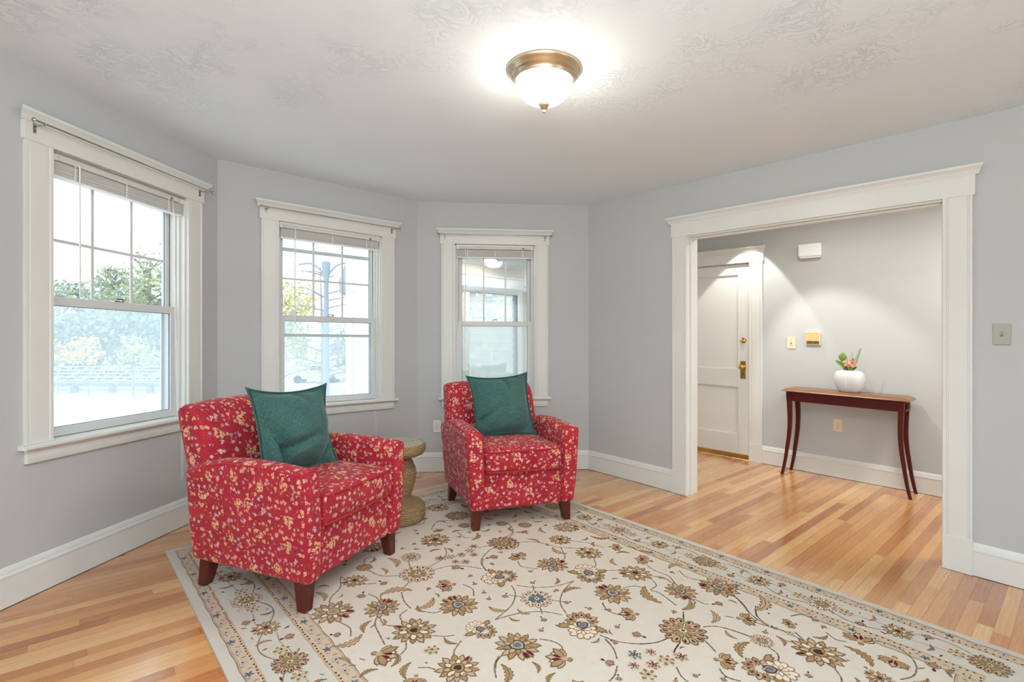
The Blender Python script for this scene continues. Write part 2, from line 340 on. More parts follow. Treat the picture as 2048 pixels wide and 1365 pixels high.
def empty(name, loc, rz=0, warp=True):
    o = bpy.data.objects.new(name, None); COL.objects.link(o); l = Vector(loc)
    if warp: l.z += g(l.x, l.y)
    o.location = l; o.rotation_euler = (0, 0, rz); o.empty_display_size = .1
    WM[o.name] = Matrix.Translation(l) @ Matrix.Rotation(rz, 4, 'Z'); return o
def TW(w): return lambda t, o, z: wp(w, t, o, z)
def bez(p, n=8):                                            # Catmull-Rom through points
    p = [Vector(q) for q in p]; out = []
    for i in range(len(p)-1):
        a, b, c_, d = p[max(i-1, 0)], p[i], p[i+1], p[min(i+2, len(p)-1)]
        for k in range(n):
            t = k/n; out.append(.5*((2*b)+(c_-a)*t+(2*a-5*b+4*c_-d)*t*t+(3*b-a-3*c_+d)*t**3))
    return out+[p[-1]]

# ------------------------------------------------------------------ shell
LE = 5.05                                                   # wall 1 and wall 4 run on behind the camera
WIN = {1: dict(a=.095, b=1.222, dz=.012), 2: dict(a=.29, b=1.412, dz=0.), 3: dict(a=.228, b=1.24, dz=-.012)}
TH = .17
def wall(name, w, t0, t1, hole=None, th=TH):
    b = MB(); T = TW(w); q = lambda a, c_: max(1, int((c_-a)/.25))
    if hole:
        a, c_, z0, z1 = hole
        b.box(t0, a, -th, 0, 0, H, T, 0, q(t0, a)); b.box(c_, t1, -th, 0, 0, H, T, 0, q(c_, t1))
        if z0 > 0: b.box(a, c_, -th, 0, 0, z0, T, 0, q(a, c_))
        b.box(a, c_, -th, 0, z1, H, T, 0, q(a, c_))
    else: b.box(t0, t1, -th, 0, 0, H, T, 0, q(t0, t1))
    return tag(b.build(name, 'wall'), kind='structure')
ZO0, ZO1 = .68, 2.155                                       # window opening
for w in (1, 2, 3):
    W_ = WIN[w]; lens = {1: (-4.0, (C12-L0).length+.03), 2: (-.03, (C23-C12).length+.03), 3: (-.03, (R0-C23).length+.03)}[w]
    wall({1: 'wall_left', 2: 'wall_back_left', 3: 'wall_back'}[w], w, lens[0], lens[1], (W_['a']+.125, W_['b']-.125, ZO0, ZO1))
wall('wall_right', 4, -.02, 6.6, (1.045, 2.648, 0, 2.11), .13)
wall('wall_hall', 5, -3.2, 5.2, (-.985, -.118, 0, 2.075), .14)
# floor and ceiling as gently out-of-level grids
def slab(name, mat, z0, z1, xs, ys, st=.2):
    b = MB(); nx = int((xs[1]-xs[0])/st); ny = int((ys[1]-ys[0])/st)
    vs = []; fs = []
    for i in range(nx+1):
        for j in range(ny+1): vs.append((xs[0]+(xs[1]-xs[0])*i/nx, ys[0]+(ys[1]-ys[0])*j/ny, z0))
    K = len(vs); vs += [(a, c_, z1) for a, c_, _ in vs]
    for i in range(nx):
        for j in range(ny):
            q = (i*(ny+1)+j, (i+1)*(ny+1)+j, (i+1)*(ny+1)+j+1, i*(ny+1)+j+1); fs += [q, tuple(k+K for k in reversed(q))]
    for j in range(ny): fs += [(j, j+1, j+1+K, j+K), (nx*(ny+1)+j, nx*(ny+1)+j+1, nx*(ny+1)+j+1+K, nx*(ny+1)+j+K)]
    for i in range(nx): fs += [(i*(ny+1), (i+1)*(ny+1), (i+1)*(ny+1)+K, i*(ny+1)+K), (i*(ny+1)+ny, (i+1)*(ny+1)+ny, (i+1)*(ny+1)+ny+K, i*(ny+1)+ny+K)]
    b.add(vs, fs); return tag(b.build(name, mat, smooth=30), kind='structure')
def clip_slab(name, mat, z0, z1, st=.25):                   # footprint kept inside the outer faces of the walls
    poly = [wp(1, -4.0, -.1, 0), wp(1, 1.42, -.1, 0), wp(2, 1.66, -.1, 0), wp(3, 1.62, -.1, 0), wp(4, .02, -.12, 0), wp(5, -3.2, -.12, 0), wp(5, 5.2, -.12, 0), Vector((5.0, -2.6, 0)), Vector((-2.9, -2.6, 0))]
    bm = bmesh.new(); f = bm.faces.new([bm.verts.new((p.x, p.y, 0)) for p in poly])
    for ax, rng in (((1, 0, 0), (-3., 8.)), ((0, 1, 0), (-3., 8.))):
        x = rng[0]
        while x < rng[1]:
            bmesh.ops.bisect_plane(bm, geom=bm.verts[:]+bm.edges[:]+bm.faces[:], plane_co=tuple(a*x for a in ax), plane_no=ax); x += st
    bmesh.ops.triangulate(bm, faces=bm.faces[:]); bm.verts.index_update()
    V = [v.co.copy() for v in bm.verts]; Fs = [[v.index for v in f.verts] for f in bm.faces]
    E = [[v.index for v in e.verts] for e in bm.edges if len(e.link_faces) == 1]; bm.free(); K = len(V)
    b = MB(); b.add([(v.x, v.y, z0) for v in V]+[(v.x, v.y, z1) for v in V], Fs+[[i+K for i in reversed(f)] for f in Fs]+[[e[0], e[1], e[1]+K, e[0]+K] for e in E])
    return tag(b.build(name, mat, smooth=30), kind='structure')
clip_slab('floor', 'floor', -.12, 0); clip_slab('ceiling', 'ceiling', H, H+.1)
# near end of the room behind the camera; wide unseen opening added for extra light
b = MB(); b.box(-3.0, -2.35, -2.75, -2.6, 0, H); b.box(1.75, 5.0, -2.75, -2.6, 0, H); b.box(-2.35, 1.75, -2.75, -2.6, 0, .35); b.box(-2.35, 1.75, -2.75, -2.6, 2.4, H)
tag(b.build('wall_front', 'wall', warp=True), kind='structure')
# baseboards
BP = [(0, 0), (.018, 0), (.018, .133), (.021, .137), (.021, .146), (.014, .152), (.014, .160), (.009, .172), (.004, .180), (0, .182)]
def baseboard(name, w, t0, t1, m0=0., m1=0.):
    b = MB(); b.extrude(BP, t0, t1, TW(w), max(1, int((t1-t0)/.3)), mit0=m0, mit1=m1)
    b.box(t0, t1, 0, .0186, -.002, .003, TW(w), 1, max(1, int((t1-t0)/.3)))
    return tag(b.build(name, ['trim', 'gap'], smooth=25), kind='structure')
baseboard('baseboard_left', 1, -4.0, (C12-L0).length, 0, -.4); baseboard('baseboard_back_left', 2, 0, (C23-C12).length, -.4, -.3)
baseboard('baseboard_back', 3, 0, (R0-C23).length, -.3, -.5); baseboard('baseboard_right_far', 4, 0, .916, -.5, 0)
baseboard('baseboard_right_near', 4, 2.771, 6.6); baseboard('baseboard_hall', 5, .012, 5.2); baseboard('baseboard_hall_far', 5, -3.2, -1.11)

# ------------------------------------------------------------------ casings, windows
CROWN = [(0, 0), (.030, 0), (.030, .006), (.034, .010), (.036, .018), (.044, .028), (.056, .036), (.060, .040), (.060, .052), (0, .052)]
def head_trim(par, w, a, b_, z0, z1, th=.024, over=.012, nm='header_board'):
    m_ = MB(); m_.box(a-over, b_+over, 0, th, z0, z1, TW(w), 0, max(1, int((b_-a)/.3))); m_.build(nm, 'trim', par, bevel=.002)
    c_ = MB(); s_ = z1-.006
    c_.extrude([(y*.95+.0, z+s_) for y, z in CROWN], a-over, b_+over, TW(w), max(1, int((b_-a)/.3)), mit0=.62, mit1=.62); c_.build('crown_moulding', 'trim', par, smooth=25)
def casing_prof(t0, t1, inner_right):
    """vertical casing cross-section in (t, o), with a bead along both edges"""
    p = [(t0, 0), (t0, .020), (t0+.010, .020), (t0+.013, .0155), (t0+.017, .0155), (t0+.020, .018), (t1-.024, .018), (t1-.021, .0155), (t1-.017, .0155), (t1-.014, .021), (t1, .021), (t1, 0)]
    return p
def vert(par, w, prof, z0, z1, nm, mat='trim', bevel=0):
    k = len(prof); vs = [wp(w, t, o, z0) for t, o in prof]+[wp(w, t, o, z1) for t, o in prof]
    fs = [tuple(range(k)), tuple(range(k, 2*k))]+[(j, (j+1) % k, k+(j+1) % k, k+j) for j in range(k)]
    b = MB(); b.add(vs, fs); return b.build(nm, mat, par, smooth=20)
def frame_ring(b, w, t0, t1, z0, z1, s, o0, o1, mi=0, st=None, sb=None):
    st = st or s; sb = sb or s; T = TW(w)
    b.box(t0, t0+s, o0, o1, z0, z1, T, mi); b.box(t1-s, t1, o0, o1, z0, z1, T, mi)
    b.box(t0+s, t1-s, o0, o1, z1-st, z1, T, mi); b.box(t0+s, t1-s, o0, o1, z0, z0+sb, T, mi)
def window(n, w):
    a, b_, dz = WIN[w]['a'], WIN[w]['b'], WIN[w]['dz']; T = TW(w)
    e = empty('window_%d' % n, wp(w, (a+b_)/2, 0, .62)); tag(e, kind='structure')
    ia, ib = a+.125, b_-.125
    vert(e, w, casing_prof(a, ia, 1), .712+dz, 2.165+dz, 'side_casing'); vert(e, w, casing_prof(ia, a, 0) if 0 else [(ia+ib-t, o) for t, o in casing_prof(a, ia, 1)], .712+dz, 2.165+dz, 'side_casing')
    head_trim(e, w, a, b_, 2.158+dz, 2.252+dz)
    s = MB(); s.extrude([(-.045, .690+dz), (.045, .690+dz), (.052, .695+dz), (.052, .706+dz), (.047, .712+dz), (-.045, .712+dz)], a-.022, b_+.022, T); s.build('stool', 'trim', e, smooth=30)
    s = MB(); s.extrude([(0, .622+dz), (.018, .622+dz), (.022, .634+dz), (.022, .650+dz), (.018, .654+dz), (.018, .672+dz), (.026, .684+dz), (.026, .690+dz), (0, .690+dz)], a+.006, b_-.006, T); s.build('apron', 'trim', e, smooth=25)
    j = MB()                                                # jamb lining, stops and vinyl tracks
    zt = 2.150+dz; zb = .700+dz
    j.box(ia-.004, ia+.012, -.15, .0, zb, zt, T); j.box(ib-.012, ib+.004, -.15, .0, zb, zt, T); j.box(ia+.012, ib-.012, -.15, .0, zt-.012, zt+.006, T)
    j.box(ia+.012, ia+.026, -.05, -.03, zb, zt-.012, T); j.box(ib-.026, ib-.012, -.05, -.03, zb, zt-.012, T)
    j.box(ia+.012, ib-.012, -.16, -.03, ZO0, zb+.012, T)
    j.build('jamb', 'trim', e, bevel=.0015)
    v0, v1 = ia+.012, ib-.012
    k = MB(); k.box(v0, v0+.022, -.15, -.05, zb+.012, zt-.012, T); k.box(v1-.022, v1, -.15, -.05, zb+.012, zt-.012, T); k.box(v0, v1, -.15, -.1, zt-.05, zt-.012, T)
    k.box(v1-.0235, v1-.0215, -.0915, -.0885, 1.43, zt-.02, T, 1); k.box(v0+.0215, v0+.0235, -.0915, -.0885, 1.43, zt-.02, T, 1)
    k.build('vinyl_track', ['vinyl', 'gap'], e)
    s0, s1 = v0+.018, v1-.018
    # lower sash, inner plane
    zL0, zL1 = zb+.014, 1.432+dz
    q = MB(); frame_ring(q, w, s0, s1, zL0, zL1, .036, -.088, -.056, st=.045, sb=.046); lo = q.build('lower_sash', 'vinyl', e, bevel=.003)
    q = MB(); q.box(s0+.036, s1-.036, -.074, -.070, zL0+.046, zL1-.045, T); q.build('pane', 'glass', lo)
    q = MB(); frame_ring(q, w, s0+.033, s1-.033, zL0+.043, zL1-.042, .006, -.0695, -.064); q.build('glazing_seal', 'blue_seal', lo)
    tm = (s0+s1)/2; q = MB(); q.box(tm-.03, tm+.03, -.080, -.058, zL1, zL1+.006, T); q.tube([wp(w, tm-.018, -.066, zL1+.004), wp(w, tm-.01, -.066, zL1+.017), wp(w, tm+.026, -.064, zL1+.017)], .0045, 6); q.box(tm+.02, tm+.032, -.075, -.058, zL1+.006, zL1+.02, T); q.build('sash_lock', 'nickel', lo)
    # upper sash, outer plane
    zU0, zU1 = 1.39+dz, zt-.05
    q = MB(); frame_ring(q, w, s0+.004, s1-.004, zU0, zU1, .030, -.124, -.094, st=.045, sb=.04); up = q.build('upper_sash', 'vinyl', e, bevel=.003)
    q = MB(); q.box(s0+.034, s1-.034, -.110, -.106, zU0+.04, zU1-.045, T); q.build('pane', 'glass', up)
    q = MB(); frame_ring(q, w, s0+.031, s1-.031, zU0+.037, zU1-.042, .006, -.1055, -.100); q.build('glazing_seal', 'blue_seal', up)
    q = MB(); g0, g1 = s0+.034, s1-.034; y0, y1 = zU0+.04, zU1-.045
    for f in (1/3, 2/3): x = g0+(g1-g0)*f; q.box(x-.008, x+.008, -.1050, -.0990, y0, y1, T)
    ym = 1.728+dz; q.box(g0, g1, -.1049, -.0991, ym-.008, ym+.008, T); q.build('muntin', 'vinyl', up)
    # half screen outside the lower half
    q = MB(); frame_ring(q, w, s0, s1, zL0-.01, 1.42+dz, .02, -.146, -.137); sf = q.build('screen_frame', 'vinyl', e)
    q = MB(); q.box(s0+.02, s1-.02, -.1425, -.1405, zL0+.01, 1.40+dz, T); q.build('screen_mesh', 'screen', sf)
    if w == 2: q = MB(); q.box(s0+.02, s1-.02, -.147, -.136, 1.955, 1.985, T); q.build('storm_rail', 'vinyl', e)
    if w == 2: q = MB(); q.box(s0+.02, s1-.02, -.147, -.136, 1.262, 1.285, T); q.build('screen_bar', 'vinyl', sf)
    return e, ia, ib, v0, v1
wins = {w: window(w, w) for w in (1, 2, 3)}

# blinds raised to the top of each window
def blind(w, txt, wand, cord, cordz):
    _, ia, ib, v0, v1 = wins[w]; dz = WIN[w]['dz']; T = TW(w); top = 2.146+dz
    e = empty('window_blind', wp(w, (ia+ib)/2, -.03, top-.11)); tag(e, txt, 'blind', 'raised blinds of the bay windows')
    a, c_ = ia+.016, ib-.016
    b = MB(); b.box(a+.004, c_-.004, -.044, -.006, top-.030, top-.004, T); b.build('headrail', 'blind', e, bevel=.002)
    for q0 in (a, c_-.022): b = MB(); b.box(q0, q0+.022, -.046, -.002, top-.034, top, T); b.build('mounting_bracket', 'white_plate', e, bevel=.001)
    b = MB(); z = top-.036
    for i in range(14):
        o_ = random.uniform(-.002, .002); b.extrude([(-.040+o_, z-.0008), (-.025+o_, z+.0012), (-.010+o_, z-.0008), (-.010+o_, z-.0042), (-.025+o_, z-.0022), (-.040+o_, z-.0042)], a+.008+random.uniform(-.002, .002), c_-.008+random.uniform(-.002, .002), T); z -= .0047
    sl = b.build('slat_stack', 'blind', e); tag(sl, kind='stuff')
    b = MB(); b.box(a+.006, c_-.006, -.042, -.008, z-.012, z-.001, T); b.build('bottom_rail', 'white_plastic', e, bevel=.003)
    for f in (.14, .5, .86):
        t = a+(c_-a)*f; b = MB()
        for k in range(9): b.box(t-.009+(k % 3)*.002, t+.007+(k % 3)*.002, -.0085, -.0065, z+k*.0066, z+k*.0066+.0035, T)
        b.box(t-.002, t+.002, -.009, -.005, z-.012, top-.03, T); b.build('ladder_cord', 'cord', e)
    t = a+(c_-a)*wand[0]; b = MB(); b.tube([wp(w, t, -.004, top-.02), wp(w, t, .0, top-.035), wp(w, t, .002, wand[1])], .0042, 6); b.build('tilt_wand', 'cord', e)
    t = a+(c_-a)*cord; b = MB(); b.box(t-.006, t+.006, -.010, -.004, top-.03, top-.012, T, 1)
    b.tube([wp(w, t, -.004, top-.02), wp(w, t, .004, top-.10), wp(w, t+.004, .026, .8), wp(w, t+.008, .056, .70), wp(w, t+.010, .056, cordz)], .0013, 5); b.tube([wp(w, t+.008, -.004, top-.02), wp(w, t+.006, .004, top-.10), wp(w, t+.012, .026, .8), wp(w, t+.016, .058, .70), wp(w, t+.022, .056, cordz+.02)], .0013, 5)
    b.build('pull_cord', ['cord', 'slot'], e)
blind(1, 'off-white mini blind raised at the top of the large left window', (.16, 1.455), .885, .32)
blind(2, 'off-white mini blind raised at the top of the middle window', (.135, 1.36), .905, .38)
blind(3, 'off-white mini blind raised at the top of the narrow window behind the far armchair', (.115, 1.45), .87, .62)
# curtain rods on the window heads
def rod(w, txt):
    a, b_, dz = WIN[w]['a'], WIN[w]['b'], WIN[w]['dz']; z = 2.236+dz
    e = empty('curtain_rod', wp(w, (a+b_)/2, .02, z-.02)); tag(e, txt, 'curtain rod', 'curtain rods over the bay windows')
    mid = a+(b_-a)*.52; b = MB(); b.tube([wp(w, a-.0, .085, z), wp(w, mid, .085, z)], .0048, 10); b.tube([wp(w, mid-.05, .085, z), wp(w, b_+.0, .085, z)], .0036, 10); b.build('rod', 'nickel', e, smooth=40)
    for s_, t in ((-1, a+.032), (1, b_-.032)):
        b = MB(); b.box(t-.007, t+.007, .024, .0265, z-.040, z+.006, TW(w)); b.box(t-.005, t+.005, .026, .085, z-.008, z-.005, TW(w)); b.tube([wp(w, t, .078, z-.008), wp(w, t, .088, z-.007), wp(w, t, .092, z+.004)], .002, 6)
        br = b.build('bracket', 'nickel', e)
        b = MB(); b.box(t-.0035, t+.0035, .0262, .0285, z-.012, z-.005, TW(w)); b.box(t-.0025, t+.0025, .0262, .0285, z-.032, z-.027, TW(w)); b.build('screw', 'dark_metal', br)
        tt = a-.012 if s_ < 0 else b_+.012
        b = MB(); b.tube([wp(w, tt+s_*k*.004-s_*.012, .085, z) for k in range(8)], [.0045, .006, .006, .004, .008, .0115, .0095, .002], 10); b.build('finial', 'nickel', e, smooth=50)
rod(1, 'thin nickel curtain rod on the head of the large left window'); rod(2, 'thin nickel curtain rod on the head of the middle window'); rod(3, 'thin nickel curtain rod on the head of the narrow window at the back')

# ------------------------------------------------------------------ cased opening to the hall
e = empty('trim_1', wp(4, 1.85, 0, 0)); tag(e, kind='structure')
def oc(t0, t1): return [(t0, 0), (t0, .021), (t0+.012, .021), (t0+.015, .016), (t0+.020, .016), (t0+.023, .019), (t1-.026, .019), (t1-.023, .016), (t1-.018, .016), (t1-.015, .023), (t1, .023), (t1, 0)]
vert(e, 4, oc(.918, 1.045), .19, 2.108, 'side_casing'); vert(e, 4, [(1.045+2.648-.0-t+.0, o) for t, o in oc(.918, 1.045)], .19, 2.108, 'side_casing')
for t0, t1 in ((.914, 1.047), (2.646, 2.778)):
    b = MB(); b.box(t0, t1, 0, .027, 0, .195, TW(4)); b.box(t0, t1, 0, .0275, -.002, .003, TW(4), 1); b.build('plinth_block', ['trim', 'gap'], e, bevel=.002)
head_trim(e, 4, .918, 2.775, 2.106, 2.222, nm='header_board')
b = MB(); b.box(1.033, 1.047, -.135, .004, 0, 2.108, TW(4)); b.box(2.646, 2.660, -.135, .004, 0, 2.108, TW(4)); b.box(1.047, 2.646, -.135, .004, 2.096, 2.112, TW(4), 0, 6)
b.box(1.047, 1.058, -.075, -.035, 0, 2.096, TW(4)); b.box(2.635, 2.646, -.075, -.035, 0, 2.096, TW(4)); b.box(1.058, 2.635, -.075, -.035, 2.085, 2.096, TW(4), 0, 6); b.build('jamb_lining', 'trim', e, bevel=.002)
vert(e, 4, [(t, -.13-o) for t, o in oc(.918, 1.045)], 0, 2.108, 'hall_side_casing')

# ------------------------------------------------------------------ hall door
e = empty('door_1', wp(5, -.55, 0, 0)); tag(e, kind='structure')
def hall_door():
    T = TW(5); a, b_ = -.985, -.118
    vert(e, 5, oc(b_, b_+.13), .19, 2.085, 'side_casing'); vert(e, 5, [(a+b_-t, o) for t, o in oc(b_, b_+.13)], .19, 2.085, 'side_casing')
    for t0 in (b_-.002, a-.130): m_ = MB(); m_.box(t0, t0+.132, 0, .026, 0, .19, T); m_.build('plinth_block', 'trim', e, bevel=.002)
    head_trim(e, 5, a-.13, b_+.13, 2.083, 2.196)
    m_ = MB(); m_.box(a-.01, a+.004, -.13, 0, 0, 2.08, T); m_.box(b_-.004, b_+.01, -.13, 0, 0, 2.08, T); m_.box(a, b_, -.13, 0, 2.0725, 2.085, T); m_.build('jamb', 'trim', e)
    # leaf: stiles, rails and recessed panels
    z0, z1 = .045, 2.0705; s0, s1 = a+.008, b_-.010; st = .118
    m_ = MB(); o0, o1 = -.052, -.012
    m_.box(s0, s0+st, o0, o1, z0, z1, T); m_.box(s1-st, s1, o0, o1, z0, z1, T)
    for q0, q1 in ((z0, .255), (.765, .950), (1.965, z1)): m_.box(s0+st, s1-st, o0, o1, q0, q1, T)
    m_.box(s0+st, s1-st, o0+.008, o1-.016, .2, 2.0, T)
    for q0, q1 in ((.255, .765), (.950, 1.965)):            # sloped sticking around each panel
        for (p0, p1, r0, r1) in ((s0+st, s0+st+.010, q0, q1), (s1-st-.010, s1-st, q0, q1)): m_.box(p0, p1, o1-.016, o1-.006, r0, r1, T)
        m_.box(s0+st, s1-st, o1-.016, o1-.006, q1-.010, q1, T); m_.box(s0+st, s1-st, o1-.016, o1-.006, q0, q0+.010, T)
    lf = m_.build('door_leaf', 'door', e, bevel=.0015)
    m_ = MB(); m_.box(s0, s1, -.012, .004, .018, .030, T); m_.box(s0, s1, -.014, -.002, .030, .052, T); m_.box(s0, s1, -.012, .010, .004, .018, T); m_.build('brass_sweep', 'brass', lf, bevel=.002)
    kt = -.190
    def disc(nm, t, z, prof, sub=None): 
        mm = MB(); A, D = WALL[5]; n_ = Vector((D.y, -D.x, 0)); D3_ = Vector((D.x, D.y, 0)); c0 = wp(5, t, -.012, z)
        mm.lathe(prof, (0, 0, 0), 28); X = Matrix((( D3_.x, 0, n_.x, c0.x), (D3_.y, 0, n_.y, c0.y), (0, 1, 0, c0.z), (0, 0, 0, 1)))
        return mm.build(nm, 'brass', lf, X=X, smooth=40)
    disc('deadbolt', kt, 1.262, [(0, 0), (.030, 0), (.030, .004), (.026, .010), (.015, .012), (.012, .014), (0, .014)])
    mm = MB(); mm.box(kt-.020, kt+.010, .002, .012, 1.255, 1.262, T); mm.build('thumb_turn', 'brass', lf, bevel=.002)
    mm = MB(); mm.box(kt-.031, kt+.027, -.012, -.008, .855, 1.043, T); mm.build('lock_plate', 'brass', lf, bevel=.002)
    mm = MB(); mm.box(kt-.006, kt+.002, -.0082, -.0072, .895, .925, T); mm.build('keyhole', 'slot', lf)
    disc('door_knob', kt-.002, .985, [(.020, .004), (.020, .008), (.010, .012), (.009, .028), (.014, .034), (.025, .040), (.029, .052), (.026, .063), (.015, .069), (0, .071)])
hall_door()

# ------------------------------------------------------------------ wall plates
def plate(w, t, z, wd_, ht, mat, kind, name, txt, cat, off=0.):
    e = empty(name, wp(w, t, off, z-ht/2)); tag(e, txt, cat); T = TW(w)
    b = MB(); b.box(t-wd_/2, t+wd_/2, off, off+.007, z-ht/2, z+ht/2, T); b.build('cover_plate', mat, e, bevel=.003)
    if kind == 'switch':
        b = MB(); b.box(t-.006, t+.006, off+.006, off+.0085, z-.013, z+.013, T, 1); b.box(t-.0045, t+.0045, off+.007, off+.020, z+.000, z+.009, T, 0); b.build('toggle', [mat, 'toggle_slot'], e, bevel=.001)
        ys = (-.030, .030)
    else:
        for s_ in (-1, 1):
            zc = z+s_*.020; b = MB(); k = 20
            pts = [(t+.017*math.cos(2*PI*i/k), max(-.0135, min(.0135, .017*math.sin(2*PI*i/k)))) for i in range(k)]
            b.add([wp(w, p[0], off+.006, zc+p[1]) for p in pts]+[wp(w, p[0], off+.0095, zc+p[1]) for p in pts], [tuple(range(k)), tuple(range(k, 2*k))]+[(j, (j+1) % k, k+(j+1) % k, k+j) for j in range(k)])
            rc = b.build('receptacle', mat, e)
            b = MB(); b.box(t-.0075, t-.0055, off+.009, off+.0100, zc-.001, zc+.007, T); b.box(t+.0055, t+.0075, off+.009, off+.0100, zc-.001, zc+.006, T); b.box(t-.0022, t+.0022, off+.009, off+.0100, zc-.009, zc-.005, T); b.build('slots', 'slot', rc)
        ys = (0,)
    for y in ys: b = MB(); b.box(t-.003, t+.003, off+.0065, off+.0085, z+y-.003, z+y+.003, T); b.build('screw', 'slot' if kind != 'switch' else 'nickel', e)
plate(4, 2.891, 1.336, .072, .116, 'grey_plate', 'switch', 'light_switch', 'grey-green light switch plate on the wall right of the wide opening', 'light switch')
plate(5, .283, 1.250, .076, .118, 'ivory', 'switch', 'light_switch', 'cream light switch plate in the hall beside the door casing', 'light switch')
plate(3, .186, .428, .072, .116, 'white_plate', 'outlet', 'wall_outlet', 'white power outlet on the wall left of the far armchair', 'outlet')
plate(5, .683, .486, .074, .118, 'ivory', 'outlet', 'wall_outlet', 'cream power outlet on the hall wall under the console table', 'outlet')
# thermostat and door chime
e = empty('thermostat', wp(5, .480, 0, 1.235)); tag(e, 'gold-toned thermostat box on the hall wall right of the cream switch', 'thermostat'); T = TW(5)
b = MB(); b.box(.418, .542, 0, .022, 1.235, 1.362, T); b.build('housing', 'ivory', e, bevel=.003)
b = MB(); b.box(.424, .536, .021, .024, 1.276, 1.356, T); b.build('cover', 'gold_plate', e, bevel=.001)
b = MB(); b.box(.424, .536, .021, .0235, 1.242, 1.272, T); b.build('scale_window', 'tabletop', e)
b = MB(); b.box(.445, .470, .0235, .027, 1.258, 1.268, T); b.box(.492, .514, .0235, .027, 1.258, 1.268, T); b.box(.452, .458, .0235, .026, 1.250, 1.258, T); b.build('pointer', 'slot', e)
for q0 in (.448, .503): b = MB(); b.box(q0, q0+.005, .0235, .0255, 1.345, 1.350, T); b.build('screw', 'slot', e)
e = empty('door_chime', wp(5, .46, 0, 2.07)); tag(e, 'white door chime box high on the hall wall right of the door', 'door chime')
b = MB(); b.box(.362, .556, .008, .062, 2.088, 2.208, T); b.build('cover', 'white_plastic', e, bevel=.008)
b = MB(); b.box(.372, .546, 0, .050, 2.072, 2.19, T); b.build('base', 'white_plate', e, bevel=.002)

# ------------------------------------------------------------------ ceiling light
e = empty('ceiling_light', (.152, 2.415, H-.185)); tag(e, 'round flush ceiling light with brushed metal pan and frosted glass bowl, lit', 'ceiling light')
C0 = (.152, 2.415, 0)
b = MB(); b.lathe([(.120, H-.056), (.137, H-.056), (.141, H-.050), (.143, H-.042), (.150, H-.036), (.153, H-.034), (.158, H-.030), (.161, H-.024), (.168, H-.018), (.174, H-.012), (.177, H-.006), (.177, H)], C0, 64); b.build('pan', 'lamp_metal', e, smooth=50)
b = MB(); pr = [(.012, H-.164)]+[(.134*math.sin(a*PI/180)**.92, H-.052-.112*math.cos(a*PI/180)) for a in range(8, 91, 6)]+[(.134, H-.046)]; b.lathe(pr, C0, 64); b.build('glass_bowl', 'lamp_glass', e, smooth=60)
b = MB(); b.lathe([(0, H-.204), (.006, H-.203), (.009, H-.198), (.009, H-.193), (.006, H-.188), (.012, H-.185), (.015, H-.180), (.021, H-.175), (.026, H-.168), (.028, H-.161), (.024, H-.157), (0, H-.155)], C0, 32); b.build('finial', 'lamp_metal', e, smooth=50)
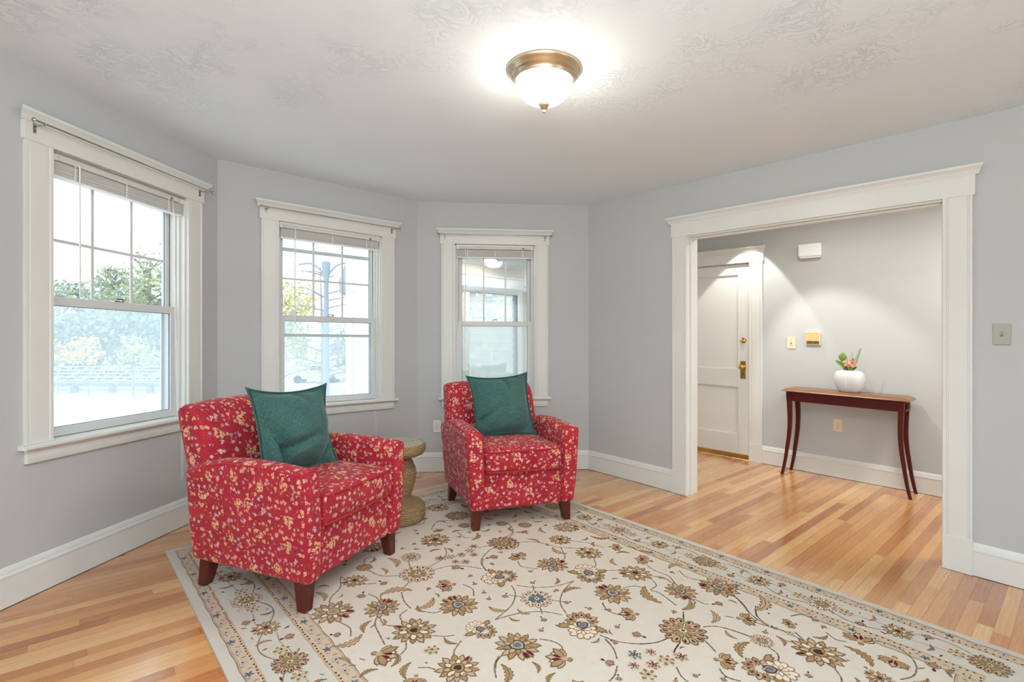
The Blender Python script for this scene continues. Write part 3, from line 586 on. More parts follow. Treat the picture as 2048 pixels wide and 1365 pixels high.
# ------------------------------------------------------------------ armchairs
def armchair(cx, cy, f, txt, uo):
    rz = math.atan2(f[1], f[0])+PI/2                       # chair faces local -Y
    e = empty('armchair', (cx, cy, .012), rz); tag(e, txt, 'armchair', None)
    X = Matrix.Translation((cx, cy, .012)) @ Matrix.Rotation(rz, 4, 'Z')
    FM = 'fabric'
    for i, (sx, sy) in enumerate(((-1, -1), (1, -1), (-1, 1), (1, 1))):
        b = MB(); x, y = sx*.315, sy*.295; vs = []
        for z, h_, dx, dy in ((.16, .036, 0, 0), (.005, .024, 0, 0.), (0, .022, 0, 0)):
            cxx, cyy = x+sx*(.036-h_), y+sy*((.036-h_) if sy < 0 else .018*(1-z/.16)+.036-h_)
            vs += [(cxx-h_, cyy-h_, z), (cxx+h_, cyy-h_, z), (cxx+h_, cyy+h_, z), (cxx-h_, cyy+h_, z)]
        b.add(vs, [(0, 1, 2, 3), (8, 9, 10, 11)]+[(k*4+j, k*4+(j+1) % 4, k*4+4+(j+1) % 4, k*4+4+j) for k in (0, 1) for j in range(4)]); b.build('leg', 'leg', e, X=X, bevel=.003)
    # lower body and front rail
    def bodyf(p):
        k = (p.z-.12)/.25; return (p.x, p.y-(.006*math.sin(PI*max(0, min(1, k))) if p.y < -.2 else 0), p.z)
    b = MB(); b.rbox((0, .005, .25), (.58, .66, .26), .02, 8, bodyf); b.build('front_rail', FM, e, X=X, smooth=60, uvoff=(uo, .3))
    # seat cushion with crowned top
    def cush(p):
        x, y, z = p; k = max(0, 1-(x/.27)**4)*max(0, 1-((y+.05)/.31)**4); return (x, y-.010*(1-abs(z-.445)/.08)*(y < -.2), z+(.022*k if z > .44 else 0)-(.0 if z > .44 else 0))
    b = MB(); b.rbox((0, -.065, .443), (.545, .60, .150), .026, 10, cush); sc = b.build('seat_cushion', FM, e, X=X, smooth=60, uvoff=(uo+.1, .05))
    for zz in (.507, .376):
        pts = [(-.268, .10, zz), (-.268, -.32, zz), (-.262, -.352, zz), (-.235, -.368, zz), (-.1, -.374, zz), (.1, -.374, zz), (.235, -.368, zz), (.262, -.352, zz), (.268, -.32, zz), (.268, .10, zz)]
        b = MB(); b.tube(bez(pts, 4), .0045, 6); b.build('cushion_piping', 'piping', sc, X=X, smooth=60)
    # arms
    for sx in (-1, 1):
        def armf(p, sx=sx):
            x, y, z = p; u = (x-sx*.325)*sx; k = (z-.13)/.52            # u>0 outwards
            top = .012*math.sin(max(0, min(1, (y+.36)/.6))*PI)-(.06*max(0, (y-.10)/.28)**1.6)
            zz = z+top*max(0, k)-.016*(u/.05)**2*max(0, (z-.58)/.07)
            flare = .030*max(0, k)**1.5*(1 if u > 0 else .55) if True else 0
            taper = -.012*max(0, 1-k*2.5)*(1 if u > 0 else 0)
            bow = -.018*math.sin(max(0, min(1, k))*PI)*(1 if y < -.2 else 0)*0
            return (x+sx*(flare+taper), y-.010*math.sin(PI*max(0, min(1, k)))*(1 if y < -.25 else 0), zz)
        b = MB(); b.rbox((sx*.325, .010, .388), (.102, .74, .520), .028, 10, armf); a_ = b.build('arm', FM, e, X=X, smooth=60, uvoff=(uo+.37*sx, .11))
        # piping round the front face of the arm, and along the outer top edge
        def P2(x, y, z): return armf(Vector((x, y, z)))
        xs = sx*.325; o_ = .051
        oc_ = o_-.0075; yf = -.3525
        pts = [(xs-sx*oc_, yf, .15), (xs-sx*oc_, yf, .40), (xs-sx*oc_, yf, .615), (xs-sx*(oc_-.004), yf+.001, .634), (xs-sx*(oc_-.02), yf, .640), (xs, yf, .640), (xs+sx*(oc_-.02), yf, .640), (xs+sx*(oc_-.004), yf+.001, .634), (xs+sx*oc_, yf, .615), (xs+sx*oc_, yf, .40), (xs+sx*oc_, yf, .15)]
        b = MB(); b.tube([P2(*q) for q in bez(pts, 5)], .0042, 6); b.build('arm_piping', 'piping', a_, X=X, smooth=60)
        pts = [(xs+sx*oc_, y, .640) for y in (-.345, -.2, 0, .12, .20, .26)]
        b = MB(); b.tube([P2(*q) for q in bez(pts, 5)], .0038, 6); b.build('arm_piping', 'piping', a_, X=X, smooth=60)
    # back: thick, leaning, rolled top, wider than the gap between the arms
    def backf(p):
        x, y, z = p; k = (z-.40)/.50; lean = .13*max(0, k)+.02*max(0, k)**2
        cr = .030*(1-(x/.36)**2)*math.sin(PI*max(0, min(1, k))) if y < .30 else 0
        drop = .022*(abs(x)/.36)**3*max(0, k); nar = 1-.035*max(0, k)**2
        roll = .020*max(0, (k-.75)/.25)**2 if y < .30 else 0
        return (x*nar, y+lean-cr+roll, z-drop)
    b = MB(); b.rbox((0, .292, .645), (.735, .155, .51), .045, 12, backf); bk = b.build('backrest', FM, e, X=X, smooth=60, uvoff=(uo+.22, .4))
    for sx in (-1, 1):
        bx_ = .3545; pts = [(sx*bx_, .2278, .60), (sx*bx_, .2278, .72), (sx*bx_, .2278, .84), (sx*(bx_-.006), .2335, .875), (sx*bx_, .255, .887), (sx*bx_, .30, .887), (sx*bx_, .335, .887), (sx*(bx_-.006), .350, .877), (sx*bx_, .3563, .84), (sx*bx_, .3563, .6)]
        b = MB(); b.tube([backf(Vector(q)) for q in bez(pts, 5)], .0042, 6); b.build('back_piping', 'piping', bk, X=X, smooth=60)
        pts = [(sx*.366, .235, .628), (sx*.3675, .29, .600), (sx*.3675, .345, .588)]
        b = MB(); b.tube([backf(Vector(q)) for q in bez(pts, 5)], .0038, 6); b.build('back_piping', 'piping', bk, X=X, smooth=60)
    # rear lower panel, following the sides
    b = MB(); b.rbox((0, .300, .32), (.690, .13, .38), .03, 6, lambda p: (p.x, p.y+.02*max(0, (p.z-.14)/.3), p.z)); b.build('rear_panel', FM, e, X=X, smooth=60, uvoff=(uo+.5, .2))
    return e, X
ch1, X1 = armchair(-1.108, 2.7315, (.932, -.363), 'red floral armchair nearest the camera, left of the woven side table', 0.)
ch2, X2 = armchair(-.042, 3.707, (.357, -.934), 'red floral armchair farther back, in front of the narrow window', 1.7)

# ------------------------------------------------------------------ cushions
def cushion(c, r, up, size, txt, seed, pinch):
    r = Vector(r).normalized(); up = Vector(up); up = (up-r*up.dot(r)).normalized(); n = r.cross(up)
    N = 44; rnd = random.Random(seed); e_ = MB(); h = size/2; fl = .030
    def P_(i, j, s):
        u, v = -1+2*i/N, -1+2*j/N
        a = abs(u); b_ = abs(v); inner = 1-fl/h
        pu, pv = min(1, a/inner), min(1, b_/inner)
        th = ((1-pu**2.2)*(1-pv**2.2))**.62*.125
        th += .006*math.sin(u*5+seed)*math.sin(v*4+seed*2)*(1-pu**4)*(1-pv**4)
        for (qu, qv, ang, wd_, dp, ln) in pinch:
            du, dv = u-qu, v-qv; al = du*math.cos(ang)+dv*math.sin(ang); ac = -du*math.sin(ang)+dv*math.cos(ang)
            th -= dp*math.exp(-(ac/wd_)**2)*(1/(1+math.exp(-al*14)))*math.exp(-max(0, al)/ln)*min(1, th/.02)
        sx = 1-.12*(1-v*v)**1.0*(a**3)+.02*(b_**6)*(a**6); sy = 1-.13*(1-u*u)*(b_**3)+.02*(a**6)*(b_**6)
        wob = .012*math.sin(u*2.2+seed)*math.cos(v*2.6)
        return Vector(c)+r*(u*h*sx)+up*(v*h*sy)+n*(s*max(.003, th)+wob)
    vs = []; uv = []; fs = []
    for s in (1, -1):
        for i in range(N+1):
            for j in range(N+1): vs.append(P_(i, j, s)); uv.append((i/N*size, j/N*size+(.6 if s < 0 else 0)))
    K = (N+1)*(N+1)
    for i in range(N):
        for j in range(N):
            q = (i*(N+1)+j, (i+1)*(N+1)+j, (i+1)*(N+1)+j+1, i*(N+1)+j+1); fs += [q, tuple(k+K for k in reversed(q))]
    e_.add(vs, fs, 0, uv)
    rim = [i*(N+1) for i in range(N)]+[N*(N+1)+j for j in range(N)]+[(N-i)*(N+1)+N for i in range(N)]+[N-j for j in range(N)]
    side = [(rim[k], rim[(k+1) % len(rim)], rim[(k+1) % len(rim)]+K, rim[k]+K) for k in range(len(rim))]
    e_.add([], [], 0)
    for q in side: e_.f.append(list(q)); e_.m.append(0); e_.uvs[len(e_.f)-1] = [uv[q[0]], uv[q[1]], uv[q[1]], uv[q[0]]]
    o = e_.build('throw_pillow', 'teal', None, smooth=75); tag(o, txt, 'pillow')
    k0 = 1; k1 = N-1; loop = [(i, k0) for i in range(k0, k1)]+[(k1, j) for j in range(k0, k1)]+[(i, k1) for i in range(k1, k0, -1)]+[(k0, j) for j in range(k1, k0, -1)]
    q = MB(); q.tube([P_(i, j, 1)+n*.0012 for i, j in loop], .0026, 5, closed=True); q.build('seam', 'teal_seam', o, smooth=60); return o
def cw(X, v): return X @ Vector(v)
def cd(X, v): return X.to_3x3() @ Vector(v)
cushion(cw(X1, (-.015, .050, .738)), cd(X1, (1, -.16, -.03)), cd(X1, (.04, .30, 1)), .485, 'teal chenille throw pillow leaning back in the nearer armchair', 2, [(-.50, -.40, .25, .09, .09, .5), (-.50, -.40, 2.1, .08, .08, .5), (-.50, -.40, -1.6, .07, .07, .4), (.45, -.8, 1.1, .10, .06, .4), (.1, .9, -1.3, .09, .05, .3)])
cushion(cw(X2, (-.015, .055, .745)), cd(X2, (1, -.02, .05)), cd(X2, (-.03, .30, 1)), .48, 'teal chenille throw pillow upright in the farther armchair', 5, [(.15, .9, -1.5, .09, .07, .35), (-.8, -.45, .5, .09, .06, .4), (.6, -.85, .9, .10, .06, .35), (-.75, -.5, 2.3, .08, .05, .3)])

# ------------------------------------------------------------------ woven side table
e = empty('side_table', (-.78, 3.48, .012)); tag(e, 'hourglass seagrass side table standing between the two red armchairs', 'side table')
cc = (-.78, 3.48, .012)
b = MB(); b.lathe([(0, 0), (.165, 0), (.180, .010), (.188, .035), (.190, .065), (.184, .095), (.165, .115), (.13, .130), (.100, .140), (.087, .150)], cc, 56, uvr=.19); b.build('base', 'seagrass', e, smooth=60)
b = MB(); b.lathe([(.087, .148), (.092, .17), (.108, .22), (.122, .27), (.127, .31), (.120, .35), (.104, .39), (.090, .412), (.086, .420)], cc, 56, uvr=.12); b.build('waist', 'seagrass', e, smooth=60)
b = MB(); b.lathe([(.086, .418), (.11, .428), (.150, .440), (.176, .452), (.187, .470), (.190, .500), (.186, .516), (.180, .520)], cc, 56, uvr=.19); b.build('top_rim', 'seagrass', e, smooth=60)
b = MB(); b.lathe([(.181, .518), (.165, .526), (.12, .528), (.06, .529), (0.001, .529)], cc, 56, uvr=.14); b.build('top_surface', 'seagrass_top', e, smooth=60)

# ------------------------------------------------------------------ console table
TD = Vector((.628, -.663)).normalized(); TN = Vector((TD.y, -TD.x))          # along the wall; towards the camera
tc = (Vector((2.577, 4.833))+Vector((3.417, 4.34)))/2; tc = tc+TN*.006
rz = math.atan2(TD.y, TD.x); Xc = Matrix.Translation((tc.x, tc.y, 0)) @ Matrix.Rotation(rz, 4, 'Z')   # local +X along, -Y front
e = empty('console_table', (tc.x, tc.y, 0), rz); tag(e, 'dark red wood console table with curved sabre legs against the hall wall', 'console table')
hl, hw = .455, .135
def console():
    prof = [(0, .797), (.004, .799), (.010, .806), (.022, .812), (.034, .820), (.042, .824)]     # inset, z
    k = []
    for ins_, z in prof: k.append([(-(hl+.035)+ins_, -(hw+.022)+ins_, z), ((hl+.035)-ins_, -(hw+.022)+ins_, z), ((hl+.035)-ins_, (hw+.010)-ins_*.3, z), (-(hl+.035)+ins_, (hw+.010)-ins_*.3, z)])
    k = [[(x*(1 if True else 1), y, z-.0) for x, y, z in [(-(hl+.01), -(hw), .792), ((hl+.01), -(hw), .792), ((hl+.01), hw, .792), (-(hl+.01), hw, .792)]]]+k
    vs = [p for r_ in k for p in r_]; fs = [(0, 1, 2, 3), tuple(4*(len(k)-1)+i for i in range(4))]+[(4*i+j, 4*i+(j+1) % 4, 4*i+4+(j+1) % 4, 4*i+4+j) for i in range(len(k)-1) for j in range(4)]
    b = MB(); b.add(vs, fs); b.build('tabletop', 'tabletop', e, X=Xc, smooth=20)
    b = MB(); b.box(-hl+.02, hl-.02, -hw+.012, -hw+.032, .705, .794); b.box(-hl+.02, hl-.02, hw-.032, hw-.012, .705, .794)
    for s in (-1, 1):                                       # pierced end rails
        x = s*(hl-.012); b.box(x-.01, x+.01, -hw+.03, hw-.03, .775, .794); b.box(x-.01, x+.01, -hw+.03, hw-.03, .705, .722); b.box(x-.01, x+.01, -.012, .012, .72, .776)
    b.build('apron', 'mahogany', e, X=Xc, bevel=.002)
    for sx in (-1, 1):
        for sy in (-1, 1):
            b = MB(); vs = []; n = 16
            for i in range(n+1):
                q = i/n; z = .794*(1-q)
                if z > .70: dx = 0; h_ = .022
                else:
                    s = (.70-z)/.70; dx = -.012*math.sin(min(1, s*1.6)*PI)*.6+.062*s**2.6; h_ = .0185-.0075*s
                    if i and z > .64: h_ = .0185
                x = sx*(hl-.030+dx); y = sy*(hw-.022+dx*.15)
                vs += [(x-h_, y-h_, z), (x+h_, y-h_, z), (x+h_, y+h_, z), (x-h_, y+h_, z)]
            b.add(vs, [(0, 1, 2, 3), (4*n, 4*n+1, 4*n+2, 4*n+3)]+[(4*i+j, 4*i+(j+1) % 4, 4*i+4+(j+1) % 4, 4*i+4+j) for i in range(n) for j in range(4)]); lg = b.build('leg', 'mahogany', e, X=Xc, smooth=35)
            b = MB(); x = sx*(hl-.030+.062); y = sy*(hw-.022+.062*.15); b.lathe([(.009, -.0005), (.009, .004)], (x, y, 0), 12); b.build('foot_glide', 'ivory', lg, X=Xc)
console()
# vase with flowers
vx, vy, vz = .0, -.0, .8245
pv = Xc @ Vector((.035, -.005, vz))
e = empty('vase', pv, rz); tag(e, 'squat white ribbed ceramic vase on the console table', 'vase'); Xv = Matrix.Translation(pv) @ Matrix.Rotation(rz, 4, 'Z')
def vf(x, y, z):
    r = math.hypot(x, y)
    if r < 1e-6: return (x, y, z)
    th = math.atan2(y, x); k = (abs(math.cos(th))**3.2+abs(math.sin(th))**3.2)**(-1/3.2)
    rib = 0
    for a in (-PI/2+.12, PI/2, 0, PI):
        d = (th-a+PI) % (2*PI)-PI; rib += .0045*math.exp(-(d/.045)**2)-.007*math.exp(-(d/.16)**2)
    kk = (k*.90+.03); return (x*kk*(1+rib/.12)*.98, y*kk*(1+rib/.12)*.88, z*1.06)
b = MB(); b.lathe([(0, 0), (.075, 0), (.088, .006), (.102, .03), (.116, .065), (.124, .10), (.124, .130), (.116, .155), (.098, .174), (.075, .182), (.055, .183), (.042, .178), (.036, .168), (.034, .10)], (0, 0, 0), 96, fn=vf); b.build('body', 'vase', e, X=Xv, smooth=70)
pv_top = .194
simple('leaf_green', (104, 128, 40), .5); simple('leaf_dark', (64, 88, 36), .5); simple('flower_orange', (232, 140, 96), .6); simple('stem_green', (96, 116, 62), .6); simple('bud_cream', (236, 216, 180), .6); simple('fern_green', (120, 146, 70), .6)
pf = pv+Vector((0, 0, pv_top))
e = empty('flower_arrangement', pf, 0); tag(e, 'small bunch of orange blossoms and green leaves in the white vase', 'flowers')
cr = Vector((1, 0, 0)); 
def fp(dx, dy, dz): return pf+Vector((TD.x*dx+TN.x*dy, TD.y*dx+TN.y*dy, dz*1.35))
def leaf(nm, mat, c, tip, w, cup=.2):
    c, tip = Vector(c), Vector(tip); d = (tip-c); L = d.length; d.normalize(); s = d.cross(Vector((-.55, -.83, .1))); 
    view = Vector((-c.x, -c.y, 1.2-c.z)).normalized(); s = d.cross(view).normalized(); n = s.cross(d); vs = []; fs = []; N = 10
    for th in (0, -.0012):
        for i in range(N+1):
            q = i/N; wd_ = w*math.sin(PI*min(1, q*.97+.03))**.75
            for j in (-1, -.5, 0, .5, 1): vs.append(c+d*(L*q)+s*(wd_*j)+n*(cup*wd_*abs(j)**2+.012*math.sin(q*PI)+th))
    K = 5*(N+1)
    for i in range(N):
        for j in range(4): q = (i*5+j, i*5+j+1, i*5+6+j, i*5+5+j); fs += [q, tuple(k+K for k in reversed(q))]
    b = MB(); b.add(vs, fs); return b.build(nm, mat, e, smooth=60)
leaf('leaf', 'leaf_green', fp(-.045, .01, .115), fp(-.055, .02, .055), .030); leaf('leaf', 'leaf_green', fp(-.02, .01, .02), fp(-.105, .02, .062), .017)
leaf('leaf', 'leaf_green', fp(.005, .02, .000), fp(-.075, .03, .045), .016); leaf('leaf', 'leaf_dark', fp(0, .02, -.01), fp(-.05, .03, .035), .018); leaf('leaf', 'leaf_green', fp(.01, .02, -.012), fp(.022, .03, .022), .018)
leaf('leaf', 'leaf_dark', fp(.0, .0, .01), fp(.035, .01, .085), .009); leaf('leaf', 'leaf_dark', fp(.02, .02, .0), fp(.065, .03, .03), .010)
rn = random.Random(3)
for i in range(20):
    a = rn.uniform(0, 2*PI); q = rn.uniform(0, 1)**.6; c_ = fp(.012+.042*q*math.cos(a), .03+.02*rn.random(), .045+.022*q*math.sin(a))
    b = MB()
    for k in range(5):
        an = k*2*PI/5+a; dd = Vector((TD.x*math.cos(an), TD.y*math.cos(an), math.sin(an)))*.006
        b.lathe([(0, -.004), (.0035, -.003), (.0048, 0), (.0035, .003), (0, .004)], tuple(c_+dd), 8)
    b.build('blossom', 'flower_orange' if i % 4 else 'bud_cream', e, smooth=80)
b = MB(); b.tube(bez([fp(.02, .0, -.02), fp(.055, .01, .06), fp(.085, .01, .135)], 6), .0015, 5)
for i in range(26):
    q = i/26; p0 = fp(.045+.043*q, .01, .045+.095*q); sd = (-1 if i % 2 else 1)*(1-q*.8)*.020; p1 = p0+Vector((TD.x*sd, TD.y*sd, .020)); b.tube([p0, p0.lerp(p1, .5)+Vector((0, 0, .002)), p1], [.0012, .0026, .0005], 5)
b.build('fern_sprig', 'fern_green', e, smooth=60)
b = MB(); b.tube(bez([fp(.01, 0, -.02), fp(.018, .0, .06), fp(.022, 0, .125)], 5), .001, 5)
for i in range(10): p0 = fp(.018, 0, .07+.005*i); sd = (-1 if i % 2 else 1)*.006; b.tube([p0, p0+Vector((TD.x*sd, TD.y*sd, .008))], [.001, .0004], 4)
b.build('grass_sprig', 'fern_green', e, smooth=60)
b = MB()
for dx, dz in ((0, .04), (-.03, .05), (.03, .04), (-.02, .09), (.035, .02)): b.tube(bez([fp(0, 0, -.06), fp(dx*.3, .0, 0), fp(dx, .012, dz)], 4), .0018, 6)
b.build('stems', 'stem_green', e, smooth=60)
# ------------------------------------------------------------------ rug: hand-tufted, every flower its own patch of wool
RU, RV = Vector((.6664, -.7456)), Vector((-.7456, -.6664)); RO = Vector((-.113, 4.606))
RUG_U0, RUG_U1, RUG_V0, RUG_V1 = .0, 3.565, .028, 2.520; RT = .012
RM = ['cream', 'plain', 'beige', 'tan', 'gold', 'brown', 'dark', 'red', 'blue', 'pale', 'olive', 'line', 'navy', 'mauve']; RI = {k: i for i, k in enumerate(RM)}
rug = MB()
def rp(u, v, z): p = RO+RU*u+RV*v; return (p.x, p.y, z)
def poly(pts, mat, lv):
    z = RT+.00035*lv; c = (sum(p[0] for p in pts)/len(pts), sum(p[1] for p in pts)/len(pts)); k = len(pts)
    rug.add([rp(*p, z) for p in pts]+[rp(*c, z)], [(i, (i+1) % k, k) for i in range(k)], RI[mat])
def ribbon(pts, w, mat, lv, taper=False):
    k = len(pts); L = []; R_ = []
    for i, p in enumerate(pts):
        a, b = pts[max(i-1, 0)], pts[min(i+1, k-1)]; dx, dy = b[0]-a[0], b[1]-a[1]; q = math.hypot(dx, dy) or 1; ww = w*(1-.7*i/k if taper else 1)/2*(1+.25*math.sin(i*2.1))
        L.append((p[0]-dy/q*ww, p[1]+dx/q*ww)); R_.append((p[0]+dy/q*ww, p[1]-dx/q*ww))
    z = RT+.00035*lv; rug.add([rp(*p, z) for p in L+R_], [(i, i+1, k+i+1, k+i) for i in range(k-1)], RI[mat])
def cr2(p, n=7): return [(q.x, q.y) for q in bez([(a[0], a[1], 0) for a in p], n)]
def place(shape, c, a, s, sy=None):
    ca, sa = math.cos(a), math.sin(a); sy = sy or s; return [(c[0]+x*s*ca-y*sy*sa, c[1]+x*s*sa+y*sy*ca) for x, y in shape]
PETAL = [(0, 0), (.25, .20), (.5, .30), (.62, .24), (.72, .27), (1, 0), (.72, -.27), (.62, -.24), (.5, -.30), (.25, -.20)]
ROUND = [(0, 0), (.3, .22), (.65, .34), (.92, .2), (1, 0), (.92, -.2), (.65, -.34), (.3, -.22)]
HEART = [(-.9, 0), (-.45, .62), (.15, .80), (.62, .62), (.72, .25), (.5, 0), (.72, -.25), (.62, -.62), (.15, -.80), (-.45, -.62)]
def disc2(n=12): return [(math.cos(2*PI*i/n), math.sin(2*PI*i/n)) for i in range(n)]
LEAF = [(0, 0), (.12, .10), (.22, .06), (.30, .20), (.42, .12), (.52, .27), (.64, .18), (.76, .24), (.86, .13), (1.05, .16), (.90, -.02), (.72, -.08), (.50, -.12), (.25, -.08)]
rq = random.Random(11)
def petal(c, a, L, mat, out, lv, shape=PETAL, wid=1.):
    poly(place(shape, c, a, L, L*wid), out, lv); c2 = (c[0]+math.cos(a)*L*.08, c[1]+math.sin(a)*L*.08)
    poly(place(shape, c2, a, L*.80, L*.68*wid), mat, lv+1)
def rosette(c, r, n, mat, out, lv, shape, start=0., wid=1., r0=.15, alt=None):
    for i in range(n):
        a = start+2*PI*i/n+rq.uniform(-.06, .06); o_ = (c[0]+math.cos(a)*r*r0, c[1]+math.sin(a)*r*r0)
        petal(o_, a, r*(1-r0)*rq.uniform(.90, 1.04), alt if (alt and i % 2) else mat, out, lv, shape, wid)
def motif(t, c, r, a):
    if t in 'AHP':
        rosette(c, r, 13, 'tan' if t != 'P' else 'tan', 'brown', 1, PETAL, a, .72, .2, 'gold')
        for i in range(3): aa = a+PI+rq.uniform(-.5, .5); petal((c[0]+math.cos(aa)*r*.45, c[1]+math.sin(aa)*r*.45), aa, r*.5, 'red', 'brown', 3, PETAL, .6) if t != 'P' or i == 0 else None
        rosette(c, r*.68, 10, 'pale' if t != 'H' else 'gold', 'brown', 4, ROUND if t == 'P' else PETAL, a+.2, .8, .15, 'tan')
        cc = {'H': ('navy', 'tan', 'blue'), 'A': ('brown', 'tan', 'mauve'), 'P': ('brown', 'gold', 'dark')}[t]
        poly(place(HEART, c, a, r*.42), cc[0], 7); poly(place(HEART, c, a, r*.33), cc[1], 8); poly(place(HEART, c, a, r*.22), cc[2], 9)
        if t == 'P':
            for i in range(6): aa = a+i*1.05; poly(place(disc2(6), (c[0]+math.cos(aa)*r*.5, c[1]+math.sin(aa)*r*.5), aa, r*.06, r*.035), 'brown', 9)
    elif t in 'BDS':
        m1, m2, m3 = {'B': ('pale', 'mauve', 'dark'), 'D': ('tan', 'brown', 'dark'), 'S': ('pale', 'mauve', 'navy')}[t]
        rosette(c, r, 14, m1, m2, 1, ROUND, a, .8, .3)
        for i in range(14): aa = a+2*PI*i/14; poly(place(disc2(6), (c[0]+math.cos(aa)*r*.72, c[1]+math.sin(aa)*r*.72), aa, r*.13, r*.055), m3 if i % 3 else 'red', 3)
        rosette(c, r*.55, 9, 'gold' if t != 'S' else 'blue', 'brown' if t != 'S' else 'navy', 4, ROUND, a+.3, .8, .2); poly(place(disc2(8), c, a, r*.17, r*.12), 'pale', 7); poly(place(disc2(6), c, a, r*.08), m3, 8)
    elif t == 'G':
        c1 = (c[0]+math.cos(a)*r*.30, c[1]+math.sin(a)*r*.30); c2 = (c[0]-math.cos(a)*r*.32, c[1]-math.sin(a)*r*.32)
        rosette(c1, r*.72, 12, 'tan', 'brown', 1, PETAL, a, .9, .25, 'gold'); 
        for i in range(7): aa = a-1.5+i*.5; poly(place(disc2(6), (c1[0]+math.cos(aa)*r*.42, c1[1]+math.sin(aa)*r*.42), aa, r*.075, r*.05), 'dark' if i % 2 else 'red', 3)
        rosette(c2, r*.62, 11, 'pale', 'mauve', 4, ROUND, a, .95, .2); rosette(c2, r*.36, 7, 'pale', 'mauve', 7, ROUND, a+.3, .9, .1)
        poly(place(HEART, c, a, r*.30), 'navy', 10); poly(place(HEART, c, a, r*.22), 'gold', 11); poly(place(disc2(8), c, a, r*.12), 'blue', 12)
        for s_ in (-1, 1): petal((c[0]-math.sin(a)*s_*r*.25, c[1]+math.cos(a)*s_*r*.25), a+s_*1.9, r*.75, 'gold', 'brown', 3, LEAF, 1.5)
    elif t == 'R':
        for i, da in enumerate((-1.25, -.85, -.45, 0, .45, .85, 1.25)):
            petal(c, a+da, r*(1.05 if i % 2 else .9), ('tan', 'gold', 'pale', 'tan', 'pale', 'gold', 'tan')[i], 'brown', 1+(i % 2)*2, PETAL, .8)
        for da in (-.25, .3): petal((c[0]+math.cos(a+da)*r*.2, c[1]+math.sin(a+da)*r*.2), a+da, r*.5, 'red', 'dark', 5, PETAL, .7)
        petal(c, a+PI, r*.42, 'gold', 'brown', 5, ROUND, 1.2); poly(place(disc2(8), c, a, r*.17), 'tan', 8)
    elif t == 'K':
        for da in (-.6, .6): petal(c, a+da, r*.95, 'tan', 'brown', 1, PETAL, .8)
        petal(c, a, r*1.05, 'mauve', 'brown', 3, PETAL, 1.2); petal(c, a+PI, r*.5, 'red', 'dark', 5, ROUND, .9)
    elif t == 'L':
        sg = -1 if rq.random() < .5 else 1; bend = rq.uniform(.35, .7)*sg; L_ = r*2.1
        def mid_(q): an = a+bend*(q-.5)*2; return (c[0]+math.cos(a)*L_*(q-.5)-math.sin(a)*sg*r*.45*(4*q*(1-q)-.5), c[1]+math.sin(a)*L_*(q-.5)+math.cos(a)*sg*r*.45*(4*q*(1-q)-.5))
        for k_, (w_, mt) in enumerate(((.30, 'brown'), (.21, 'gold' if rq.random() < .6 else 'tan'))):
            up, dn = [], []
            for i in range(13):
                q = i/12; p = mid_(q); ww = r*w_*math.sin(PI*min(1, q*.9+.06))**.8*(1.25 if i % 2 else .72); up.append((p[0]-math.sin(a)*ww, p[1]+math.cos(a)*ww)); dn.append((p[0]+math.sin(a)*ww, p[1]-math.cos(a)*ww))
            z = RT+.00035*(1+k_); rug.add([rp(*p, z) for p in up+dn], [(i, i+1, 13+i+1, 13+i) for i in range(12)], RI[mt])
        ribbon([mid_(i/6) for i in range(7)], .004, 'brown', 3)
    elif t in 'sro':
        m1, m2 = {'s': ('blue', 'navy'), 'r': ('mauve', 'red'), 'o': ('olive', 'brown')}[t]
        rosette(c, r, 6, m1, 'pale', 5, ROUND, a, 1.1, .15); rosette(c, r*.6, 5, m2 if t != 'o' else 'tan', 'pale', 8, ROUND, a, 1.1, .1); poly(place(disc2(6), c, a, r*.15), 'dark', 11)
